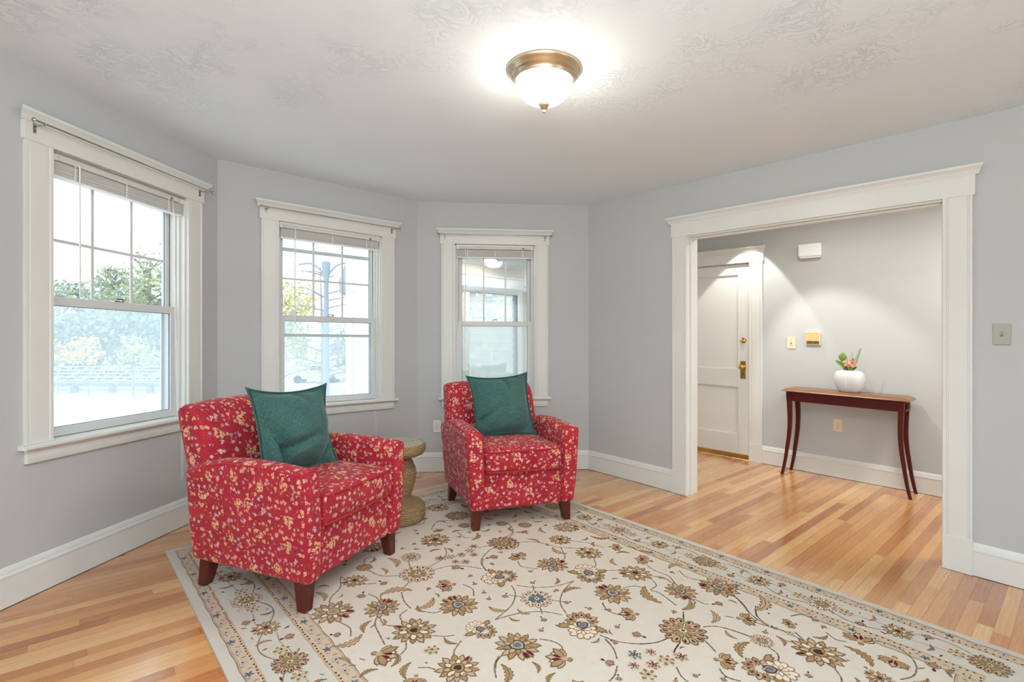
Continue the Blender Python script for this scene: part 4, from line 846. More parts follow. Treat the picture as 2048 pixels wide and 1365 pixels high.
RUG_FLOWERS = [(1.17,0.955,0.077,'B'),(1.233,0.469,0.076,'A'),(1.346,0.649,0.063,'P'),(1.622,0.484,0.049,'R'),(1.584,0.664,0.071,'P'),(1.38,1.011,0.061,'R'),(1.551,0.936,0.078,'H'),(1.477,1.258,0.088,'G'),(1.746,0.86,0.093,'G'),(1.908,0.663,0.079,'P'),(1.861,0.478,0.061,'R'),(1.995,0.419,0.041,'L'),(1.96,0.933,0.083,'H'),(2.166,0.652,0.071,'H'),(2.271,0.462,0.086,'H'),(1.756,1.258,0.068,'S'),(2.046,1.263,0.094,'G'),(2.137,1.012,0.055,'R'),(2.354,0.957,0.087,'D'),(2.338,0.633,0.032,'K'),(2.388,0.745,0.043,'L'),(2.479,0.661,0.052,'R'),(1.783,1.625,0.066,'G'),(1.969,1.579,0.082,'H'),(2.153,1.494,0.063,'R'),(2.26,1.13,0.034,'K'),(2.263,1.381,0.032,'K'),(2.316,1.26,0.033,'s'),(2.348,1.195,0.027,'r'),(2.418,1.191,0.037,'o'),(2.4,1.257,0.032,'r'),(2.352,1.32,0.026,'r'),(2.42,1.323,0.038,'o'),(2.443,1.128,0.032,'r'),(2.556,1.027,0.053,'R'),(2.542,1.179,0.018,'K'),(2.501,0.827,0.026,'L'),(2.069,1.728,0.045,'L'),(2.116,1.613,0.026,'L'),(1.483,0.431,0.047,'L'),(1.437,0.52,0.025,'L'),(1.168,0.63,0.039,'L'),(1.029,0.654,0.04,'D'),(1.115,0.748,0.03,'K'),(0.914,0.757,0.036,'D'),(1.251,0.783,0.037,'L'),(1.452,0.781,0.047,'L'),(1.706,0.499,0.032,'L'),(1.702,0.4,0.024,'L'),(1.782,0.392,0.024,'L'),(1.747,0.644,0.034,'L'),(1.267,1.15,0.042,'K'),(1.804,1.06,0.04,'L'),(2.085,0.802,0.066,'L'),(2.261,0.745,0.045,'L'),(1.699,1.056,0.028,'L'),(1.819,1.462,0.021,'L'),(1.709,1.464,0.037,'L'),(1.629,1.152,0.021,'K'),(1.633,1.348,0.026,'K'),(1.877,1.161,0.022,'K'),(1.892,1.358,0.024,'K'),(1.873,0.8,0.014,'L'),(2.157,1.208,0.014,'L'),(2.156,1.306,0.02,'L'),(2.413,1.07,0.011,'L'),(2.577,0.882,0.05,'L'),(2.103,0.389,0.015,'K'),(2.381,0.543,0.016,'L'),(2.597,0.619,0.018,'K'),(2.663,0.618,0.019,'o'),(2.609,0.764,0.04,'B'),(2.645,0.526,0.039,'R'),(2.686,0.404,0.025,'K'),(2.792,0.668,0.089,'P'),(2.708,0.935,0.09,'G'),(2.881,0.446,0.059,'R'),(3.007,0.483,0.053,'R'),(2.999,0.667,0.044,'P'),(3.122,0.43,0.037,'K'),(3.172,0.41,0.028,'L'),(2.743,0.453,0.019,'K'),(2.763,0.539,0.028,'L'),(2.48,0.455,0.067,'L'),(2.663,0.699,0.028,'L'),(2.812,0.845,0.022,'K'),(2.289,0.432,0.052,'R'),(2.911,0.555,0.053,'L'),(2.54,0.523,0.01,'K'),(2.89,0.63,0.009,'K'),(2.95,0.635,0.011,'K'),(1.25,2.05,0.082,'A'),(1.358,1.866,0.071,'H'),(1.173,1.565,0.081,'B'),(1.563,1.581,0.081,'H'),(1.609,1.847,0.083,'P'),(1.927,1.847,0.074,'P'),(1.66,2.035,0.066,'R'),(1.506,2.092,0.051,'L'),(1.42,2.12,0.026,'K'),(0.931,1.746,0.037,'D'),(1.037,1.85,0.057,'P'),(1.135,1.754,0.032,'K'),(0.978,1.487,0.051,'B'),(1.097,1.37,0.039,'r'),(1.381,1.501,0.06,'R'),(1.771,1.861,0.033,'o'),(1.731,2.117,0.029,'L'),(1.733,2.002,0.032,'L'),(1.811,2.004,0.037,'L'),(1.875,2.0,0.043,'R'),(1.184,1.878,0.034,'K'),(1.263,1.742,0.061,'L'),(1.462,1.692,0.049,'L'),(1.448,1.991,0.036,'L'),(1.263,1.356,0.041,'K'),(1.117,1.318,0.032,'o'),(1.135,1.253,0.032,'r'),(1.12,1.182,0.033,'o'),(1.187,1.329,0.027,'r'),(1.222,1.287,0.031,'r'),(1.18,1.197,0.028,'r'),(1.089,1.128,0.033,'r'),(1.471,1.915,0.021,'L'),(1.606,2.153,0.027,'L'),(1.426,1.607,0.017,'L'),(1.036,1.682,0.03,'L'),(0.973,1.59,0.05,'L'),(1.08,2.034,0.04,'L'),(0.992,1.993,0.021,'L'),(1.478,1.739,0.026,'L'),(1.827,1.922,0.008,'K'),(1.656,2.145,0.01,'L'),(1.584,1.961,0.012,'K'),(1.137,1.966,0.013,'L'),(0.862,1.251,0.084,'P'),(1.16,0.955,0.083,'D'),(0.604,0.898,0.075,'D'),(0.381,0.911,0.071,'P'),(0.783,0.972,0.035,'D'),(0.98,1.025,0.045,'L'),(0.727,1.059,0.022,'K'),(1.116,0.757,0.034,'L')]
RUG_VINES = [[(1.17,1.008),(1.193,1.1),(1.269,1.215),(1.376,1.262)],[(1.58,1.266),(1.653,1.304),(1.723,1.393),(1.765,1.527)],[(1.753,0.991),(1.787,1.101),(1.854,1.198),(1.936,1.245)],[(1.598,1.245),(1.673,1.186),(1.729,1.097),(1.752,0.981)],[(1.765,1.527),(1.794,1.415),(1.853,1.318),(1.931,1.268)],[(1.655,0.703),(1.705,0.747),(1.724,0.788)],[(1.775,0.776),(1.834,0.7)],[(1.388,0.615),(1.493,0.549),(1.594,0.533)],[(1.21,0.881),(1.265,0.797),(1.363,0.756),(1.414,0.74),(1.508,0.654)],[(1.43,0.734),(1.533,0.811),(1.547,0.861)],[(1.4,1.055),(1.462,1.082),(1.539,1.034)],[(1.022,0.774),(1.083,0.805),(1.12,0.878)],[(1.116,1.119),(1.137,1.033)],[(1.995,0.651),(2.054,0.692),(2.063,0.756),(2.112,0.749),(2.224,0.789)],[(1.983,0.632),(2.028,0.588),(2.116,0.617)],[(1.892,0.532),(1.957,0.554),(2.038,0.552),(2.12,0.612)],[(2.042,0.451),(2.111,0.488),(2.18,0.461)],[(1.983,1.042),(2.044,1.079),(2.112,1.059)],[(1.96,0.849),(1.991,0.779),(2.046,0.766)],[(2.273,0.813),(2.318,0.888)],[(2.227,0.67),(2.27,0.697),(2.272,0.751)],[(2.246,0.667),(2.298,0.672),(2.317,0.658)],[(2.14,1.259),(2.21,1.241),(2.276,1.192),(2.325,1.119),(2.342,1.033)],[(2.173,1.265),(2.234,1.291),(2.286,1.335)],[(2.311,1.368),(2.338,1.421),(2.345,1.463)],[(2.388,1.037),(2.402,1.104),(2.417,1.14)],[(2.464,1.199),(2.506,1.233),(2.538,1.241)],[(2.44,0.945),(2.49,0.972),(2.516,0.989)],[(2.396,0.86),(2.432,0.809),(2.508,0.78),(2.56,0.772)],[(1.995,1.477),(2.037,1.448),(2.084,1.442),(2.118,1.463)],[(1.975,1.667),(1.992,1.71),(2.021,1.738)],[(2.576,1.078),(2.615,1.104),(2.663,1.087)],[(2.352,0.479),(2.416,0.52),(2.474,0.58)],[(1.65,1.182),(1.693,1.214)],[(1.808,1.291),(1.865,1.33)],[(1.643,1.34),(1.697,1.3)],[(1.811,1.212),(1.858,1.178)],[(2.348,0.476),(2.424,0.534),(2.49,0.592),(2.582,0.629),(2.638,0.614),(2.723,0.626)],[(2.586,0.623),(2.65,0.616)],[(2.417,0.699),(2.449,0.68)],[(2.525,0.644),(2.582,0.629)],[(2.461,0.791),(2.52,0.78),(2.569,0.771)],[(2.641,0.787),(2.687,0.808),(2.707,0.855)],[(2.675,0.586),(2.722,0.621)],[(2.715,0.668),(2.665,0.688)],[(2.763,0.481),(2.809,0.508),(2.843,0.492)],[(2.905,0.402),(2.965,0.37),(3.033,0.395),(3.073,0.461),(3.079,0.546),(3.051,0.612)],[(3.077,0.483),(3.099,0.451)],[(2.868,0.732),(2.896,0.764),(2.91,0.797)],[(2.47,0.498),(2.513,0.584),(2.58,0.623)],[(2.614,0.463),(2.639,0.41),(2.675,0.408)],[(0.961,1.894),(1.058,1.936),(1.11,1.999),(1.162,2.034)],[(1.349,2.06),(1.416,2.046),(1.475,2.069)],[(1.403,1.91),(1.456,1.95),(1.533,1.97),(1.617,1.988)],[(1.418,1.91),(1.488,1.92),(1.535,1.879)],[(1.189,1.485),(1.205,1.388),(1.262,1.318),(1.346,1.268)],[(0.973,1.746),(1.076,1.719),(1.138,1.632)],[(1.014,1.527),(1.095,1.561)],[(1.149,1.495),(1.119,1.385)],[(1.22,1.639),(1.252,1.689)],[(1.286,1.724),(1.374,1.759),(1.448,1.766)],[(1.446,1.786),(1.467,1.834),(1.523,1.852)],[(1.505,1.734),(1.547,1.702),(1.551,1.651)],[(1.415,1.448),(1.485,1.44),(1.543,1.476)],[(1.676,1.814),(1.722,1.774),(1.744,1.733)],[(1.794,1.734),(1.829,1.793),(1.864,1.819)],[(1.647,1.909),(1.696,1.938),(1.721,1.989)],[(0.956,1.754),(0.845,1.705),(0.831,1.652)],[(1.095,1.836),(1.132,1.779)],[(1.201,1.858),(1.256,1.842),(1.3,1.85)],[(1.292,1.839),(1.238,1.803),(1.26,1.755)],[(1.251,1.182),(1.301,1.232),(1.379,1.266)],[(0.988,1.268),(1.059,1.302),(1.1,1.353)],[(1.827,1.96),(1.854,1.928),(1.895,1.911)],[(1.97,1.679),(2.005,1.73),(2.063,1.771)],[(1.473,1.978),(1.456,1.95)],[(1.635,2.105),(1.657,2.092)],[(0.947,1.888),(1.016,1.874)],[(0.704,1.177),(0.613,1.066),(0.672,0.956)],[(0.929,0.717),(1.055,0.781),(1.103,0.891)],[(0.847,1.071),(0.942,1.089),(0.978,1.044)]]

for pts in RUG_VINES: ribbon(cr2(pts), .0068, 'line', 0)
for (u, v, r, t) in RUG_FLOWERS: motif(t, (u, v), r*(1.22 if t not in 'sro' else 1.05), rq.uniform(0, 2*PI))
# parts of the field the furniture hides or that lie beyond the frame, kept in the same hand
taken = [(u, v, r) for u, v, r, _ in RUG_FLOWERS]
for i in range(900):
    u, v = rq.uniform(.45, 3.12), rq.uniform(.45, 2.08); t = rq.choice('AHPBRLKKLGLR'); r = {'A': .085, 'H': .085, 'P': .09, 'B': .07, 'R': .065, 'L': .05, 'K': .032, 'G': .11}[t]
    if all(math.hypot(u-a, v-b) > r+c_+.075 for a, b, c_ in taken): motif(t, (u, v), r, rq.uniform(0, 6.28)); taken.append((u, v, r))
for i in range(2600):
    u, v = rq.uniform(.42, 3.15), rq.uniform(.42, 2.11); t = rq.choice('LKLKLR'); r = {'R': .045, 'L': .034, 'K': .024}[t]
    if all(math.hypot(u-a, v-b) > r+c_*1.2+.012 for a, b, c_ in taken): motif(t, (u, v), r, rq.uniform(0, 6.28)); taken.append((u, v, r))
# border bands, measured in from the edge
B1, B2, B3, B4 = .045, .105, .300, .378
def inset(d): return (RUG_U0+d, RUG_U1-d, RUG_V0+d, RUG_V1-d)
us = sorted({RUG_U0, RUG_U1} | {RUG_U0+d for d in (B1, B2, B3, B4)} | {RUG_U1-d for d in (B1, B2, B3, B4)} | {RUG_U0+B4+(RUG_U1-RUG_U0-2*B4)*i/28 for i in range(29)})
vs_ = sorted({RUG_V0, RUG_V1} | {RUG_V0+d for d in (B1, B2, B3, B4)} | {RUG_V1-d for d in (B1, B2, B3, B4)} | {RUG_V0+B4+(RUG_V1-RUG_V0-2*B4)*i/18 for i in range(19)})
for i in range(len(us)-1):
    for j in range(len(vs_)-1):
        cu, cv = (us[i]+us[i+1])/2, (vs_[j]+vs_[j+1])/2; d = min(cu-RUG_U0, RUG_U1-cu, cv-RUG_V0, RUG_V1-cv)
        mm_ = 'plain' if d < B1 else 'beige' if d < B2 else 'plain' if d < B3 else 'beige' if d < B4 else 'cream'
        q = [(us[i], vs_[j]), (us[i+1], vs_[j]), (us[i+1], vs_[j+1]), (us[i], vs_[j+1])]; rug.add([rp(*p, RT) for p in q], [(0, 1, 2, 3)], RI[mm_])
edge = [(u, RUG_V0) for u in us]+[(RUG_U1, v) for v in vs_[1:]]+[(u, RUG_V1) for u in reversed(us[:-1])]+[(RUG_U0, v) for v in reversed(vs_[1:-1])]
k = len(edge); rug.add([rp(*p, RT) for p in edge]+[rp(*p, .001) for p in edge], [(i, (i+1) % k, k+(i+1) % k, k+i) for i in range(k)], RI['plain'])
def side_frames():
    """four sides: start point, direction along, direction inwards, length"""
    a, b, c_, d = RUG_U0, RUG_U1, RUG_V0, RUG_V1
    return [((a, c_), (1, 0), (0, 1), b-a), ((b, c_), (0, 1), (-1, 0), d-c_), ((b, d), (-1, 0), (0, -1), b-a), ((a, d), (0, -1), (1, 0), d-c_)]
for (o_, al, inn, L) in side_frames():
    def q_(s_, d): return (o_[0]+al[0]*s_+inn[0]*d, o_[1]+al[1]*s_+inn[1]*d)
    A_ = math.atan2(al[1], al[0]); I_ = math.atan2(inn[1], inn[0])
    for d, w_, mat in ((B1, .004, 'line'), (B1+.006, .002, 'mauve'), (B2-.004, .006, 'tan'), (B3+.004, .007, 'tan'), (B4, .004, 'line'), (B4-.007, .002, 'mauve')):
        n = int(L/.03); ribbon([q_(d+(L-2*d)*i/n, d+.0022*math.sin(i*1.3)) for i in range(n+1)], w_, mat, 1)
    for d, sgn in ((B2-.010, -1), (B3+.012, 1)):            # red beads and little blossoms in the beige bands
        n = int((L-2*d)/.021)
        for i in range(1, n):
            if i % 11 in (0,): continue
            poly(place([(1, 0), (0, .8), (-1, 0), (0, -.8)], q_(d+i*.021, d+.002*math.sin(i*1.7)), A_, .0062), 'red' if (i//5) % 3 else 'dark', 2)
        n = int((L-2*d)/.085)
        for i in range(1, n+1):
            c_ = q_(d+i*.085-.03, d+sgn*.030)
            if i % 3 == 0:
                for k_ in range(5): petal(c_, k_*1.256+i, .019, 'blue', 'navy', 2, PETAL, .8)
            else:
                for k_ in range(6): petal(c_, k_*1.047+i, .017, 'plain', 'mauve', 2, ROUND, 1.)
                poly(place(disc2(6), c_, 0, .005), 'red' if i % 2 else 'navy', 4)
            for k_ in (-1, 1): poly(place(LEAF, q_(d+i*.085-.03+k_*.034, d+sgn*.030), A_+k_*1.1+rq.random(), .022, .02), 'mauve' if k_ < 0 else 'line', 2)
    mid = (B2+B3)/2; unit = .62; n = max(1, round((L-2*B3)/unit)); un = (L-2*B3)/n
    for i in range(n+1):
        s0_ = B3+i*un
        if 0 < i < n or al[0] != 0: motif('D' if i % 2 else 'B', q_(s0_, mid), .072, I_)
        if i == n: break
        for f, t, r, off in ((.17, 'o', .036, 0), (.29, 'K', .040, .035), (.33, 'L', .030, -.04), (.50, 'P', .062, 0), (.66, 'K', .038, -.035), (.70, 'L', .028, .04), (.83, 'o', .036, 0)):
            motif(t, q_(s0_+un*f, mid+off), r, I_ if off >= 0 else I_+PI)
        for ph in (0, 1):
            pts = [q_(s0_+un*(ph*.5+q), mid+(-1 if (ph+i) % 2 else 1)*.070*math.sin(PI*q/.5)) for q in [x*.05 for x in range(11)]]; ribbon(pts, .006, 'line', 0.5)
            pts = [q_(s0_+un*(ph*.5+q), mid-(-1 if (ph+i) % 2 else 1)*.062*math.sin(PI*q/.5)*(.6+.4*math.cos(q*12))) for q in [x*.05 for x in range(11)]]; ribbon(pts, .004, 'mauve', 0.5)
        for f, off, r in ((.08, -.055, .016), (.12, .06, .018), (.24, -.06, .014), (.41, .055, .018), (.58, -.06, .018), (.77, .06, .014), (.90, -.055, .018), (.45, -.065, .014)):
            poly(place(LEAF, q_(s0_+un*f, mid+off), A_+rq.uniform(0, 6), r*1.6, r*1.6), rq.choice(['line', 'mauve', 'red', 'tan']), 1)
tag(rug.build('area_rug', ['rug_'+k for k in RM]), 'cream floral area rug with tan and brown blossoms and a banded border under both armchairs', 'rug')
# ------------------------------------------------------------------ outside: yard, porch, trees
GZ = -2.0
m = NT('asphalt', .9); m.set('Base Color', m.mix(m.noise(m.pos(), .25, 4.), lin(176, 184, 190), lin(206, 212, 216))); M['asphalt'] = m.m
for k_, c_ in dict(leaf_grey=(168, 180, 172), leaf_pale=(198, 206, 172), leaf_yellow=(226, 210, 148), leaf_orange=(236, 198, 140), leaf_dark=(112, 132, 122), bark=(164, 158, 154), hill=(206, 198, 196), bench=(196, 206, 212), rail=(140, 150, 156), siding=(222, 230, 232), porch_white=(236, 238, 236), porch_cream=(226, 218, 204), post=(150, 164, 174), car_paint=(226, 228, 230), tyre=(50, 50, 52), car_glass=(60, 70, 78), straw=(222, 210, 176)).items():  # leaf and post colours paled, haze put into the colour
    if k_ not in ('leaf_dark',): simple(k_, c_, .8)
simple('leaf_bluegreen', (168, 186, 182), .8)  # cool blue-green leaf colour
b = MB(); b.box(-120, 60, 6, 260, GZ-.2, GZ); tag(b.build('ground', 'asphalt', warp=False), kind='structure')
b = MB(); b.box(-90, 10, 37, 58, GZ-.1, GZ+.03); tag(b.build('grass_verge', 'straw', warp=False), kind='structure')
def hill():
    b = MB(); vs = []; n = 60
    for i in range(n+1):
        x = -240+400*i/n; h_ = 24+7*math.sin(i*.23)+3*math.sin(i*.71+1)
        vs += [(x, 250, GZ-1), (x, 300, GZ+h_), (x, 340, GZ-1)]
    b.add(vs, [(3*i+j, 3*i+3+j, 3*i+4+j, 3*i+1+j) for i in range(n) for j in (0, 1)]); tag(b.build('hill', 'hill', warp=False, smooth=60), kind='structure')
hill()
def tree(x, y, h_, r, mats, txt, seed, n=1800, trunk=.25, q=.16, name='tree', low=.25, grp=None, bare=False):
    rn = random.Random(seed); e = empty(name, (x, y, GZ), 0, warp=False); tag(e, txt, 'tree', grp)
    b = MB(); b.tube([(x, y, GZ-.05), (x+rn.uniform(-.1, .1)*r, y, GZ+h_*.4), (x+rn.uniform(-.2, .2)*r, y, GZ+h_*.9)], [trunk, trunk*.7, trunk*.15], 7)
    ends = []
    for i in range(34 if bare else 16):
        z = GZ+h_*rn.uniform(low, .92); a = rn.uniform(0, 2*PI); L = r*rn.uniform(.5, 1.)*math.sin(PI*min(1, max(.12, (z-GZ)/h_)))**.6
        p = Vector((x, y, z)); e1 = p+Vector((math.cos(a)*L, math.sin(a)*L, L*(.1 if bare else .45))); b.tube([p, p.lerp(e1, .5)+Vector((0, 0, .08*L)), e1], [trunk*.28, trunk*.16, trunk*.04], 4); ends.append(e1)
        for k in range(5 if bare else 2):
            m0 = p.lerp(e1, rn.uniform(.3, .9)); e2 = m0+Vector((rn.uniform(-1, 1), rn.uniform(-1, 1), rn.uniform(-.3, .7)))*L*.4; b.tube([m0, e2], [trunk*.10, trunk*.03], 3); ends.append(e2)
    b.build('trunk', 'bark', e, warp=False)
    if n:
        b = MB(); cl = [(rn.uniform(-1, 1), rn.uniform(-1, 1), rn.uniform(-1, 1), rn.uniform(.25, .5)) for _ in range(16)]
        cl = [(c[0]*.7, c[1]*.7, c[2]*.75, c[3]) for c in cl]
        for i in range(n):
            c = rn.choice(cl); d = Vector((rn.gauss(0, 1), rn.gauss(0, 1), rn.gauss(0, 1))).normalized()*c[3]*rn.uniform(.5, 1)
            p = Vector((x+(c[0]+d.x)*r, y+(c[1]+d.y)*r, GZ+h_*(low+(1-low)*(.5+.5*(c[2]+d.z)*.9))))
            t1 = Vector((rn.gauss(0, 1), rn.gauss(0, 1), rn.gauss(0, 1))).normalized(); t2 = t1.cross(Vector((rn.random(), rn.random(), rn.random()))).normalized(); s_ = q*rn.uniform(.6, 1.3)
            b.add([p-t1*s_, p+t2*s_*.6, p+t1*s_, p-t2*s_*.6], [(0, 1, 2, 3)], rn.randrange(len(mats)))
        o = b.build('foliage', mats, e, warp=False); tag(o, kind='stuff')
GY, PA, YE, OR_, DK = 'leaf_grey', 'leaf_pale', 'leaf_yellow', 'leaf_orange', 'leaf_bluegreen'
T1 = 'trees beyond the parking lot'
tree(-66, 72, 12.5, 6, [GY, DK], 'blue-green tree at the left edge of the large window', 1, 2600, .35, .35, grp=T1)
tree(-55, 60, 8.6, 4.6, [PA, YE], 'low yellow-green tree showing in the large left window', 2, 2200, .3, .3, grp=T1)
tree(-50.5, 74, 9.5, 3.6, [GY, DK], 'small grey-green tree between the two big crowns in the large window', 3, 1800, .3, .3, grp=T1)
tree(-47, 60, 13.0, 5.2, [GY, PA], 'broad tree with sparse pale leaves in the middle of the large window', 4, 2600, .4, .28, grp=T1)
tree(-38.0, 53, 13.6, 4.9, [GY, PA], 'tallest airy tree at the right of the large left window', 5, 2200, .45, .24, grp=T1)
tree(-26.6, 32, 3.8, .95, [OR_, YE], 'small orange autumn tree in front of the bleachers', 6, 420, .05, .12, low=.5, name='young_tree')
tree(-29.4, 33, 3.6, .9, [OR_, YE], 'small orange tree cut by the left edge of the large window', 7, 380, .05, .12, low=.5, name='young_tree')
tree(-38, 54, 5.0, 1.6, [OR_], 'orange tree low behind the sash lock of the large window', 8, 420, .1, .2, low=.5, name='young_tree')
tree(-23.0, 31, 4.0, 1.3, [YE, PA], 'young yellow tree at the right end of the bleachers', 21, 420, .08, .14, low=.4, name='young_tree')
rn = random.Random(5)
b = MB()
for i in range(5200):                                       # the hedge behind the bleachers
    p = Vector((rn.uniform(-52, -28), 44+rn.uniform(-1.2, 1.2), GZ+5.6*rn.random()**.8)); t1 = Vector((rn.gauss(0, 1), rn.gauss(0, .5), rn.gauss(0, 1))).normalized(); t2 = t1.cross(Vector((rn.random(), rn.random(), 1))).normalized()
    b.add([p-t1*.28, p+t2*.2, p+t1*.28, p-t2*.2], [(0, 1, 2, 3)], rn.randrange(2))
tag(b.build('hedge', [DK, GY], warp=False), 'tall dense hedge behind the bleachers', 'hedge')
for i, (x0, x1) in enumerate(((-36.5, -31.2), (-30.9, -25.4), (-24.9, -19.6))):
    txt = ['silver bleacher bench rows farthest left outside the large window', 'silver bleacher bench rows in the middle of the large window view', 'silver bleacher bench rows at the right of the large window view'][i]
    e = empty('bleachers', ((x0+x1)/2, 36, GZ), 0, False); tag(e, txt, 'bleachers', 'bleachers by the parking lot')
    for r_ in range(6):
        b = MB(); b.box(x0, x1, 35.2+r_*.55, 35.5+r_*.55, GZ+.42+r_*.22, GZ+.48+r_*.22); b.build('bench', 'bench', e, warp=False)
    for f in (.08, .5, .92): b = MB(); x = x0+(x1-x0)*f; b.tube([(x, 35.2, GZ), (x, 35.3, GZ+.42), (x, 38.1, GZ+1.55), (x, 38.1, GZ)], .04, 5); b.build('support_frame', 'bench', e, warp=False)
e = empty('guard_rail', (-28, 33.8, GZ), 0, False); tag(e, 'dark guard rail on short posts in front of the bleachers', 'guard rail')
b = MB(); b.box(-38, -18, 33.8, 33.9, GZ+.42, GZ+.66); b.build('rail', 'rail', e, warp=False)
for i in range(8): b = MB(); x = -36.5+2.5*i; b.box(x-.18, x+.18, 33.7, 33.95, GZ-.02, GZ+.50); b.build('post', 'rail', e, warp=False)
# window 2 view
tree(-7.2, 19.5, 6.6, 2.4, [GY], 'bare spreading tree behind the lamp post outside the middle window', 9, 160, .12, .06, bare=True)
tree(-17.2, 38, 8.0, 3.2, [PA, YE], 'pale yellow-green tree at the left of the middle window view', 10, 2600, .2, .20, low=.05)
tree(-13.6, 46, 6.0, 3.4, [DK, GY], 'dark rounded tree low in the middle window', 11, 2400, .25, .22, low=.02)
tree(-16.2, 30, 2.6, 1.9, [PA, GY], 'pale shrub low at the left of the middle window', 12, 1300, .1, .14, low=.02, name='shrub')
tree(-13.8, 50, 5.2, 1.9, [YE, OR_], 'golden tree behind the parked car in the middle window', 13, 900, .15, .2, low=.2)
tree(-9.8, 47, 5.6, 3.0, [GY, PA], 'grey-green tree right of the lamp post', 14, 1500, .2, .22, low=.05)
e = empty('street_lamp', (-5.1, 14, GZ), 0, False); tag(e, 'tall grey street lamp with curved arms outside the middle window', 'street lamp')
b = MB(); x, y = -5.1, 14; b.lathe([(.12, GZ), (.12, GZ+.3), (.085, GZ+.35), (.075, 1.9), (.095, 1.95), (.075, 2.0), (.065, 2.7), (.07, 2.9), (.11, 3.3), (.12, 3.45), (.05, 3.5)], (x, y, 0), 12); b.build('pole', 'post', e, warp=False, smooth=50)
for s_ in (-1, 1): b = MB(); b.tube(bez([(x, y, 2.85), (x+s_*.12, y, 3.2), (x+s_*.40, y, 3.42), (x+s_*.75, y, 3.40)], 5), .028, 6); b.build('arm', 'post', e, warp=False)
b = MB(); b.lathe([(.03, 2.55), (.15, 2.62), (.17, 2.95), (.10, 3.1), (.02, 3.38)], (x+.52, y, 0), 12); b.build('lantern', 'post', e, warp=False, smooth=50)
def car(x, y, rz):
    e = empty('parked_car', (x, y, GZ), rz, False); tag(e, 'white parked car seen low through the middle window', 'car'); X = Matrix.Translation((x, y, GZ)) @ Matrix.Rotation(rz, 4, 'Z')
    side = [(-2.15, .35), (-2.2, .75), (-2.05, .98), (-1.3, 1.05), (-.8, 1.48), (.9, 1.52), (1.75, 1.05), (2.1, .95), (2.2, .6), (2.1, .32)]
    b = MB(); b.add([(a, s_*.85, z) for s_ in (-1, 1) for a, z in side], [tuple(range(10)), tuple(range(10, 20))]+[(j, (j+1) % 10, 10+(j+1) % 10, 10+j) for j in range(10)]); b.build('body', 'car_paint', e, X=X, warp=False, bevel=.06)
    for s_ in (-1, 1):
        b = MB(); b.add([(a, s_*.856, z) for a, z in ((-1.15, 1.06), (-.75, 1.42), (.85, 1.45), (1.45, 1.08))], [(0, 1, 2, 3)]); b.build('side_window', 'car_glass', e, X=X, warp=False)
        for a in (-1.35, 1.35): b = MB(); b.tube([(a, s_*.70, .33), (a, s_*.88, .33)], .33, 16); b.build('wheel', 'tyre', e, X=X, warp=False)
car(-16.4, 43.0, .12)
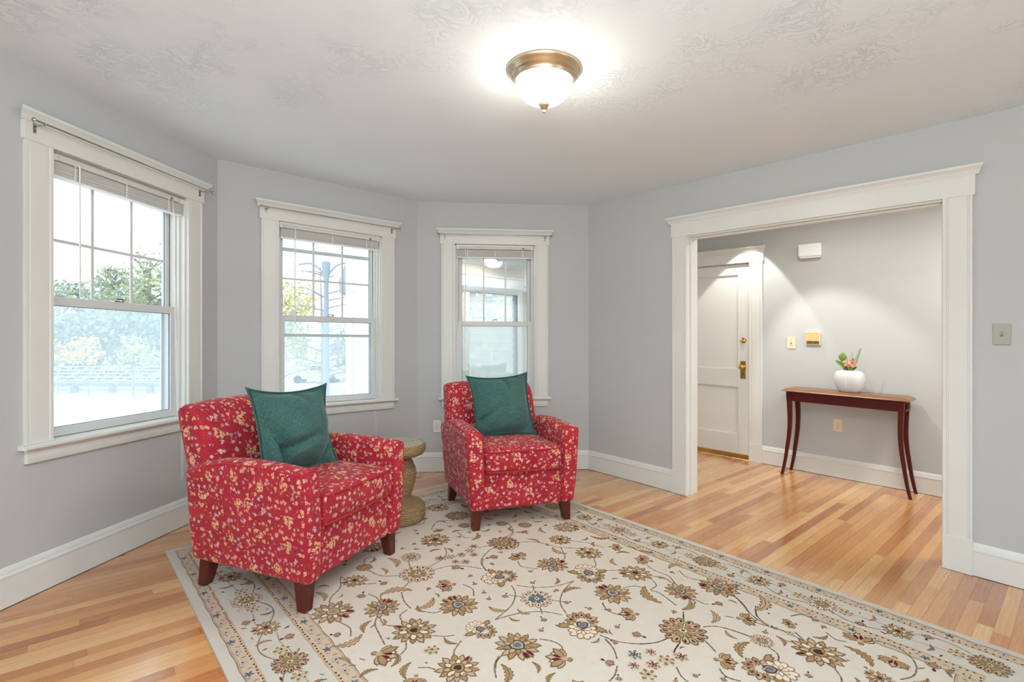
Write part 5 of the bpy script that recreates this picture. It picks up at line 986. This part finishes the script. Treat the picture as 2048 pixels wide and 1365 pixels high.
# enclosed side porch beyond the back windows
PA_ = Vector((-1.9, 6.0)); PD = Vector((.747, .665)).normalized(); PN = Vector((PD.y, -PD.x))
WALL[6] = (PA_, PD); WALL[7] = (Vector((-.98, 4.99)), (PA_-Vector((-.98, 4.99))).normalized())
PL = (PA_-Vector((-.98, 4.99))).length
def porch():
    T6, T7 = TW(6), TW(7)
    b = MB(); z = GZ
    for i in range(36): b.extrude([(-.012, z), (-.030, z), (-.016, z+.127), (-.008, z+.127)], 0.02, PL-.02, T7); z += .127
    b.box(0, PL, -.01, .06, GZ, 2.5, T7); o = b.build('porch_side_wall', 'siding', warp=False); tag(o, kind='structure')
    b = MB(); b.box(PL-.13, PL+.02, -.05, .02, GZ, 2.7, T7); tag(b.build('trim_2', 'porch_white', warp=False), kind='structure')
    # outer porch wall with louvred opening
    a, c = 1.72, 2.66
    b = MB(); b.box(.0, a, -.12, 0, -.3, 2.42, T6); b.box(c, 4.2, -.12, 0, -.3, 2.42, T6); b.box(a, c, -.12, 0, -.3, .55, T6); b.box(a, c, -.12, 0, 2.0, 2.42, T6); tag(b.build('wall_porch', 'porch_cream', warp=False), kind='structure')
    b = MB(); b.box(0.3, 4.2, 0, .10, 2.02, 2.06, T6); b.box(.3, 4.2, 0, .03, 2.18, 2.2, T6); b.box(.3, 4.2, 0, .06, 2.33, 2.36, T6); tag(b.build('trim_3', 'porch_white', warp=False), kind='structure')
    e = empty('window_4', wp(6, 2.19, 0, .55), 0, False); tag(e, kind='structure')
    b = MB(); frame_ring(b, 6, a-.07, c+.07, .50, 2.02, .07, -.02, .03); b.build('casing', 'porch_white', e, warp=False)
    b = MB(); frame_ring(b, 6, a, c, .55, 1.98, .035, -.10, -.02); b.build('frame', 'rail', e, warp=False)
    for i in range(11):
        z = .62+i*.123; b = MB(); b.add([wp(6, t, o, zz) for (t, o, zz) in ((a+.04, -.075, z), (c-.04, -.075, z), (c-.04, -.045, z+.13), (a+.04, -.045, z+.13), (a+.04, -.080, z+.003), (c-.04, -.080, z+.003), (c-.04, -.050, z+.133), (a+.04, -.050, z+.133))], [(0, 1, 2, 3), (4, 5, 6, 7), (0, 1, 5, 4), (2, 3, 7, 6), (1, 2, 6, 5), (3, 0, 4, 7)]); b.build('louvre', 'louvre_glass', e, warp=False)
    b = MB(); pts = [wp(6, c-.025+.008*math.sin(z*30), -.015, .6+z*1.3) for z in [i/40 for i in range(41)]]; b.tube(pts, .006, 5); b.build('crank_rod', 'nickel', e, warp=False)
    b = MB(); b.box(c+.16, c+.30, -.02, .06, -.3, 2.1, T6); tag(b.build('trim_4', 'porch_white', warp=False), kind='structure')
    # porch ceiling and floor
    A = wp(6, -.0, -.1, 0); Bp = wp(6, 4.2, -.1, 0); poly_ = [A, Bp, Vector((2.2, 6.4, 0)), Vector((.78, 5.12, 0)), Vector((-.95, 4.98, 0))]
    for nm, z0, z1, mt in (('porch_ceiling', 2.36, 2.46, 'siding'), ('porch_floor', -.35, -.2, 'porch_white')):
        b = MB(); k = len(poly_); b.add([(p.x, p.y, z0) for p in poly_]+[(p.x, p.y, z1) for p in poly_], [tuple(range(k)), tuple(range(k, 2*k))]+[(j, (j+1) % k, k+(j+1) % k, k+j) for j in range(k)]); tag(b.build(nm, mt, warp=False), kind='structure')
    e = empty('porch_glow_disc', (-.3, 6.9, 2.32), 0, False); tag(e, 'small glowing disc on the porch ceiling at the lamp reflection in the narrow window', 'ceiling light')  # glowing disc standing in for the room lamp's reflection in the glass
    b = MB(); b.lathe([(.09, 2.335), (.10, 2.345), (.10, 2.36)], (-.3, 6.9, 0), 24); b.build('rim', 'porch_white', e, warp=False)
    b = MB(); b.lathe([(0, 2.33), (.08, 2.332), (.09, 2.337)], (-.3, 6.9, 0), 24); b.build('lens', 'lamp_glass', e, warp=False)
M['louvre_glass'] = screen_mat('louvre_glass', (.86, .93, .95), .35)
porch()
l = bpy.data.lights.new('porch_fill', 'POINT'); l.energy = 13; l.color = (1, .96, .9); l.shadow_soft_size = .05  # added fill lamp, the porch interior is dark without it
o = bpy.data.objects.new('porch_fill', l); COL.objects.link(o); o.location = (-.9, 6.1, 2.2)
tree(-.9, 14, 6.0, 2.6, [YE, PA, GY], 'yellow-leaved tree behind the porch louvres, left', 15, 2600, .15, .13, low=.05)
tree(1.3, 15, 5.2, 2.4, [OR_, PA, YE], 'golden tree behind the porch louvres, right', 16, 2400, .15, .13, low=.02)
# storm rail crossing the middle window's upper sash
